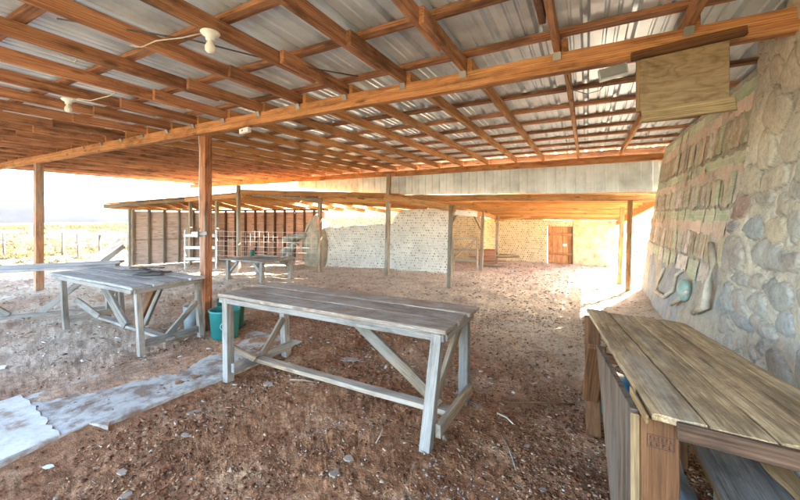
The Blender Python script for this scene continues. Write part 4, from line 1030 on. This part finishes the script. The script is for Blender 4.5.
# ------------------------------------------------------------------ outside: fence, wire, scrub
fn = thing('wire_fence', (-18, 6.2, 0), 'ranch wire fence on thin leaning posts out in the sunlit desert at the left', 'fence')
fps = [(-14.6, 5.8), (-17.0, 6.1), (-19.3, 6.4), (-21.6, 5.3), (-24.5, 4.6), (-28, 3.6), (-32, 2.4)]
tops = []
for i, (x_, y_) in enumerate(fps):
    z0 = float(gh(np.array([x_]), np.array([y_]))[0]); h = .95
    a, b = Vector((x_, y_, z0 - .1)), Vector((x_ + random.uniform(-.06, .06), y_, z0 + h)); tops.append((Vector((x_, y_, z0)), h))
    tube('fence_post', [a, b], .04, 'char', fn, 6)
for i in range(len(tops) - 1):
    for hz in (.25, .5, .72, .9): wire('fence_wire', tops[i][0] + Vector((0, 0, hz)), tops[i + 1][0] + Vector((0, 0, hz)), .01, .006, 'darkwire', fn, 3, 4)
# power line far out
pw = wire('power_line', (-52, 8, 4.4), (-22, 32, 2.3), .25, .018, 'darkwire', None, 16, 5)
pw.location.z += 1.2
tag(pw, 'thin overhead power line crossing the pale sky above the desert', 'power line')

# scrub: blades in tufts
def tufts(name, pts, hgt, spread, nb, cols_):
    n = len(pts) * nb
    base = np.repeat(pts, nb, 0); a = rng.uniform(0, 6.283, n); hh = np.repeat(hgt, nb) * rng.uniform(.5, 1.1, n); sp2 = np.repeat(spread, nb) * rng.uniform(.1, 1, n)
    wv = .02 * np.repeat(hgt, nb) + .006
    r0 = sp2 * .4; bx = base[:, 0] + r0 * np.cos(a); by = base[:, 1] + r0 * np.sin(a)
    a2 = a + rng.uniform(-.8, .8, n); tx = bx + sp2 * np.cos(a2) * .8; ty = by + sp2 * np.sin(a2) * .8
    ox, oy = -np.sin(a2 + .7) * wv, np.cos(a2 + .7) * wv
    V = np.stack([np.column_stack([bx - ox, by - oy, base[:, 2] - .02]), np.column_stack([bx + ox, by + oy, base[:, 2] - .02]), np.column_stack([tx, ty, base[:, 2] + hh])], 1).reshape(-1, 3)
    Fc = np.arange(3 * n).reshape(-1, 3)
    c = np.repeat(cols_[rng.randint(0, len(cols_), len(pts))], nb * 3, 0) * np.repeat(rng.uniform(.7, 1.2, n), 3)[:, None]
    o = mesh(name, V, Fc, 'shrub', None, False, c); return tag(o, 'dry straw coloured desert scrub and grass tufts', 'scrub', kind='stuff')
n = 5200
aa = np.concatenate([rng.uniform(R(138), R(182), n), rng.uniform(R(60), R(93), 900)]); rr = np.concatenate([15 + 260 * rng.uniform(0, 1, n) ** 1.5, 14 + 150 * rng.uniform(0, 1, 900) ** 1.4])
px_ = rr * np.cos(aa); py_ = rr * np.sin(aa); keep = ((px_ < -15.5) | (py_ > 15)) & (fbm(px_ * .06, py_ * .06, o=3, s=90) > -.25)
px_, py_, rr = px_[keep], py_[keep], rr[keep]
hg = rng.uniform(.12, .38, len(px_)) * np.clip(rr / 50, .7, 2.2); spd = hg * rng.uniform(.8, 1.4, len(px_))
pal = np.array([(.10, .07, .026), (.12, .08, .026), (.085, .068, .03), (.045, .048, .02), (.12, .066, .02)])
tufts('desert_scrub', np.column_stack([px_, py_, gh(px_, py_)]), hg, spd, 24, pal)

# ------------------------------------------------------------------ litter on the dirt
def litter(n, name, label, sizef, pal_, region, elong=(1, 3), seed=1, pw_=None, dens=None, zof=.003):
    r_ = np.random.RandomState(seed)
    x = r_.uniform(region[0], region[1], n); y = r_.uniform(region[2], region[3], n)
    d = np.hypot(x, y); k = (d > .7) & (x < .93)
    if dens is not None: k &= r_.uniform(0, 1, n) < dens(x, y)
    sm = slabmask(x, y) > .5; k &= ~(sm & (r_.uniform(0, 1, n) < .9))
    x, y = x[k], y[k]; n = len(x)
    s = sizef(r_, n); el = r_.uniform(*elong, n); a = r_.uniform(0, 6.283, n)
    z = gh(x, y) + zof + s * .15
    u = np.column_stack([np.cos(a), np.sin(a), r_.normal(0, .22, n)]); v = np.column_stack([-np.sin(a), np.cos(a), r_.normal(0, .30, n)])
    c0 = np.column_stack([x, y, z]); L_ = (s * el)[:, None]; W_ = s[:, None]
    up = np.array([0, 0, 1.])
    t_ = (s * r_.uniform(.10, .35, n))[:, None] * up
    P = []
    for (p, q_) in ((-1, -.7), (.2, -1), (1, -.3), (.7, .8), (-.6, 1)):
        P.append(c0 + u * L_ * p * r_.uniform(.6, 1, (n, 1)) + v * W_ * q_ * r_.uniform(.6, 1, (n, 1)))
    top = [p + t_ for p in P]; allp = np.stack(top + P, 1).reshape(-1, 3)
    b = (np.arange(n) * 10)[:, None]
    quads = np.concatenate([b + np.array([i, i + 5, (i + 1) % 5 + 5, (i + 1) % 5]) for i in range(5)] + [b + np.array([0, 1, 2, 3]), b + np.array([0, 3, 4, 4])], 0)
    quads = quads[quads[:, 2] != quads[:, 3]]
    tri = b + np.array([0, 3, 4])
    pc = pal_[r_.choice(len(pal_), n, p=pw_)] * r_.uniform(.7, 1.15, (n, 1))
    me_v = allp
    # triangles as fan
    T = []
    for i in range(5): T += [b + np.array([i, i + 5, (i + 1) % 5 + 5]), b + np.array([i, (i + 1) % 5 + 5, (i + 1) % 5])]
    T += [b + np.array([0, 1, 2]), b + np.array([0, 2, 3]), b + np.array([0, 3, 4])]
    o = mesh(name, me_v, np.concatenate(T, 0), 'chips', None, False, np.repeat(pc, 10, 0))
    return tag(o, label, 'litter', kind='stuff')
brown = np.array([(.18, .07, .028), (.30, .14, .065), (.40, .23, .12), (.46, .32, .20), (.50, .42, .33), (.12, .05, .022)])
litter(70000, 'bark_litter', 'small brown bark and stone chips strewn over the dirt', lambda r, n: .0026 + .010 * r.uniform(0, 1, n) ** 3.5, brown, (-4.5, 1.0, .6, 6), (1, 2.6), 2, [.28, .30, .22, .07, .005, .125], lambda x, y: np.clip(.55 + 1.1 * fbm(x * 2.2, y * 2.2, o=3, s=120), .08, 1))
litter(30000, 'gravel_litter', 'pale gravel and straw scraps over the courtyard ground', lambda r, n: .004 + .017 * r.uniform(0, 1, n) ** 4, np.array([(.30, .2, .14), (.40, .31, .23), (.50, .41, .32), (.56, .50, .44), (.2, .13, .09)]), (-13, 1.0, 1.5, 13), (1, 3), 3, [.25, .3, .2, .1, .15], lambda x, y: sst(2.6, 4.5, np.hypot(x, y)) + .04)
litter(22000, 'straw_litter', 'thin straw slivers lying over the dirt', lambda r, n: .0012 + .0013 * r.uniform(0, 1, n), np.array([(.40, .25, .13), (.48, .34, .21), (.26, .13, .065), (.54, .45, .34)]), (-8, 1.0, .6, 8), (5, 16), 4, None, lambda x, y: np.clip(.5 + 1.3 * fbm(x * 1.4, y * 1.4, o=3, s=130), .05, 1))
def ash(x, y):
    return np.clip(np.exp(-(((x + 1.6) / .35) ** 2 + ((y - 2.05) / .28) ** 2)) + np.exp(-(((x + .72) / .22) ** 2 + ((y - 1.95) / .35) ** 2)) + .6 * np.exp(-(((x + .9) / .3) ** 2 + ((y - 1.45) / .3) ** 2)), 0, 1) * sst(-.25, .3, fbm(x * 7, y * 7, s=99))
litter(16000, 'white_chip_litter', 'patches of white chips around the feet of the front table', lambda r, n: .0018 + .006 * r.uniform(0, 1, n) ** 3, np.array([(.52, .47, .41), (.42, .35, .29), (.3, .2, .14)]), (-2.6, .1, 1.0, 2.9), (1, 2), 5, [.45, .3, .25], ash)
litter(16000, 'bench_chip_litter', 'thick brown bark chips heaped beside the plank bench', lambda r, n: .003 + .008 * r.uniform(0, 1, n) ** 3, brown, (-.45, .9, 1.1, 3.6), (1, 2), 6, [.25, .3, .22, .08, .01, .14])

# single larger pieces that can be pointed at
def on(px, py):
    d = CH * F / (py - 215); u = (px - 400) / F; x_ = d * (-.468 + .884 * u); y_ = d * (.884 + .468 * u)
    return x_, y_, float(gh(np.array([x_]), np.array([y_]))[0])
def flat(name, px, py, s, m, label, el=1.6, ang_=.4, cat='rock'):
    x_, y_, z_ = on(px, py); n = 6
    poly = [(s * el * math.cos(t) * random.uniform(.75, 1.1), s * math.sin(t) * random.uniform(.75, 1.1)) for t in [2 * math.pi * i / n + random.uniform(-.25, .25) for i in range(n)]]
    V = [(a, b, 0) for a, b in poly] + [(a * .86, b * .86, s * .28) for a, b in poly]
    Fc = [tuple(range(n))[::-1], tuple(range(n, 2 * n))] + [(i, (i + 1) % n, n + (i + 1) % n, n + i) for i in range(n)]
    mw = Matrix.Translation((x_, y_, z_ + .004)) @ Matrix.Rotation(ang_, 4, 'Z') @ Matrix.Rotation(.12, 4, 'X')
    o = mesh(name, V, Fc, m, None, False, mw=mw); return tag(o, label, cat, 'loose stones and chips on the dirt')
flat('flat_stone', 126, 495, .024, 'rock', 'flat tan stone chip at the bottom edge left of the front table', 2.0, .9)
flat('flat_stone', 122, 470, .026, 'rock', 'broad tan flake on the red dirt below the slab corner', 2.0, .2)
flat('flat_stone', 186, 433, .024, 'rock', 'thin pale flake halfway between the slab and the bottom edge', 2.2, .1)
flat('flat_stone', 193, 408, .03, 'rock', 'pointed pale flake just in front of the concrete slab edge', 1.8, 1.0)
flat('flat_stone', 49, 461, .020, 'whiterock', 'small white chip on the dirt beside the bright end of the slab', 2.0, .6)
flat('flat_stone', 2, 367, .04, 'whiterock', 'white lump at the left picture edge beyond the slab', 1.5, .2)
flat('flat_stone', 348, 462, .03, 'rock', 'flat triangular stone in front of the white chip patch', 1.3, .5)
flat('flat_stone', 334, 478, .03, 'rock', 'brownish stone low in the middle foreground', 1.4, 1.3)
flat('flat_stone', 352, 359, .06, 'rock', 'long pale rock lying under the front table', 2.2, .2)
flat('flat_stone', 268, 382, .045, 'rock', 'dusty flat rock near the left front table leg', 1.5, .3)
flat('flat_stone', 543, 487, .018, 'rock', 'small tan chip left of the plank bench leg', 1.5, .3)
flat('flat_stone', 527, 445, .018, 'rock', 'tan wood chip on the dark mulch in front of the bench', 1.5, 1.0)
flat('flat_stone', 53, 324, .06, 'tan', 'pale wood block on the ground under the long table', 1.4, .4, 'wood block')
def stick(name, p, q, r, m, label):
    a, b = on(*p), on(*q); a, b = Vector(a) + Vector((0, 0, r)), Vector(b) + Vector((0, 0, r + .008)); c = (a + b) / 2 + Vector((.01, .01, .006))
    o = tube(name, [a, c, b], [r, r, r * .7], m, None, 6); return tag(o, label, 'stick', 'loose sticks on the dirt')
stick('dry_stick', (376, 447), (383, 431), .005, 'stick', 'short pale stick on the dirt left of the front table leg')
stick('dry_stick', (497, 413), (513, 424), .006, 'stick', 'pale straight stick on the dirt right of the front table')
stick('dry_stick', (290, 380), (315, 385), .008, 'tan', 'flat tan stick beneath the left half of the front table')
stick('dry_stick', (455, 395), (482, 408), .007, 'darkwire', 'dark twisted wire end lying at the right end of the front table')
stick('dry_stick', (505, 402), (575, 402), .010, 'leg', 'long thin brown branch on the ground left of the bench leg')
stick('dry_stick', (528, 344), (548, 350), .008, 'redply', 'short reddish stick on the courtyard dirt beyond the bench')
stick('dry_stick', (500, 432), (516, 470), .004, 'grey', 'thin grey twig on the open dirt between table and bench')

# ------------------------------------------------------------------ haze
import os
HZ = True
if HZ:
    me = bpy.data.meshes.new('haze'); bm = bmesh.new(); bmesh.ops.create_cube(bm, size=1); bmesh.ops.scale(bm, vec=(9400, 9400, 420), verts=bm.verts); bm.to_mesh(me); bm.free()
    hm = bpy.data.materials.new('haze_air'); hm.use_nodes = True; ht = hm.node_tree
    ht.nodes.remove(ht.nodes['Principled BSDF']); v_ = ht.nodes.new('ShaderNodeVolumePrincipled'); v_.inputs['Density'].default_value = 3e-6
    v_.inputs['Color'].default_value = (.86, .92, 1, 1); v_.inputs['Anisotropy'].default_value = .3
    ht.links.new(v_.outputs[0], ht.nodes['Material Output'].inputs['Volume']); me.materials.append(hm)
    o = bpy.data.objects.new('haze', me); COL.objects.link(o); o.location = (0, 0, 95); o['kind'] = 'stuff'; o['label'] = 'thin pale desert haze'; o['category'] = 'haze'
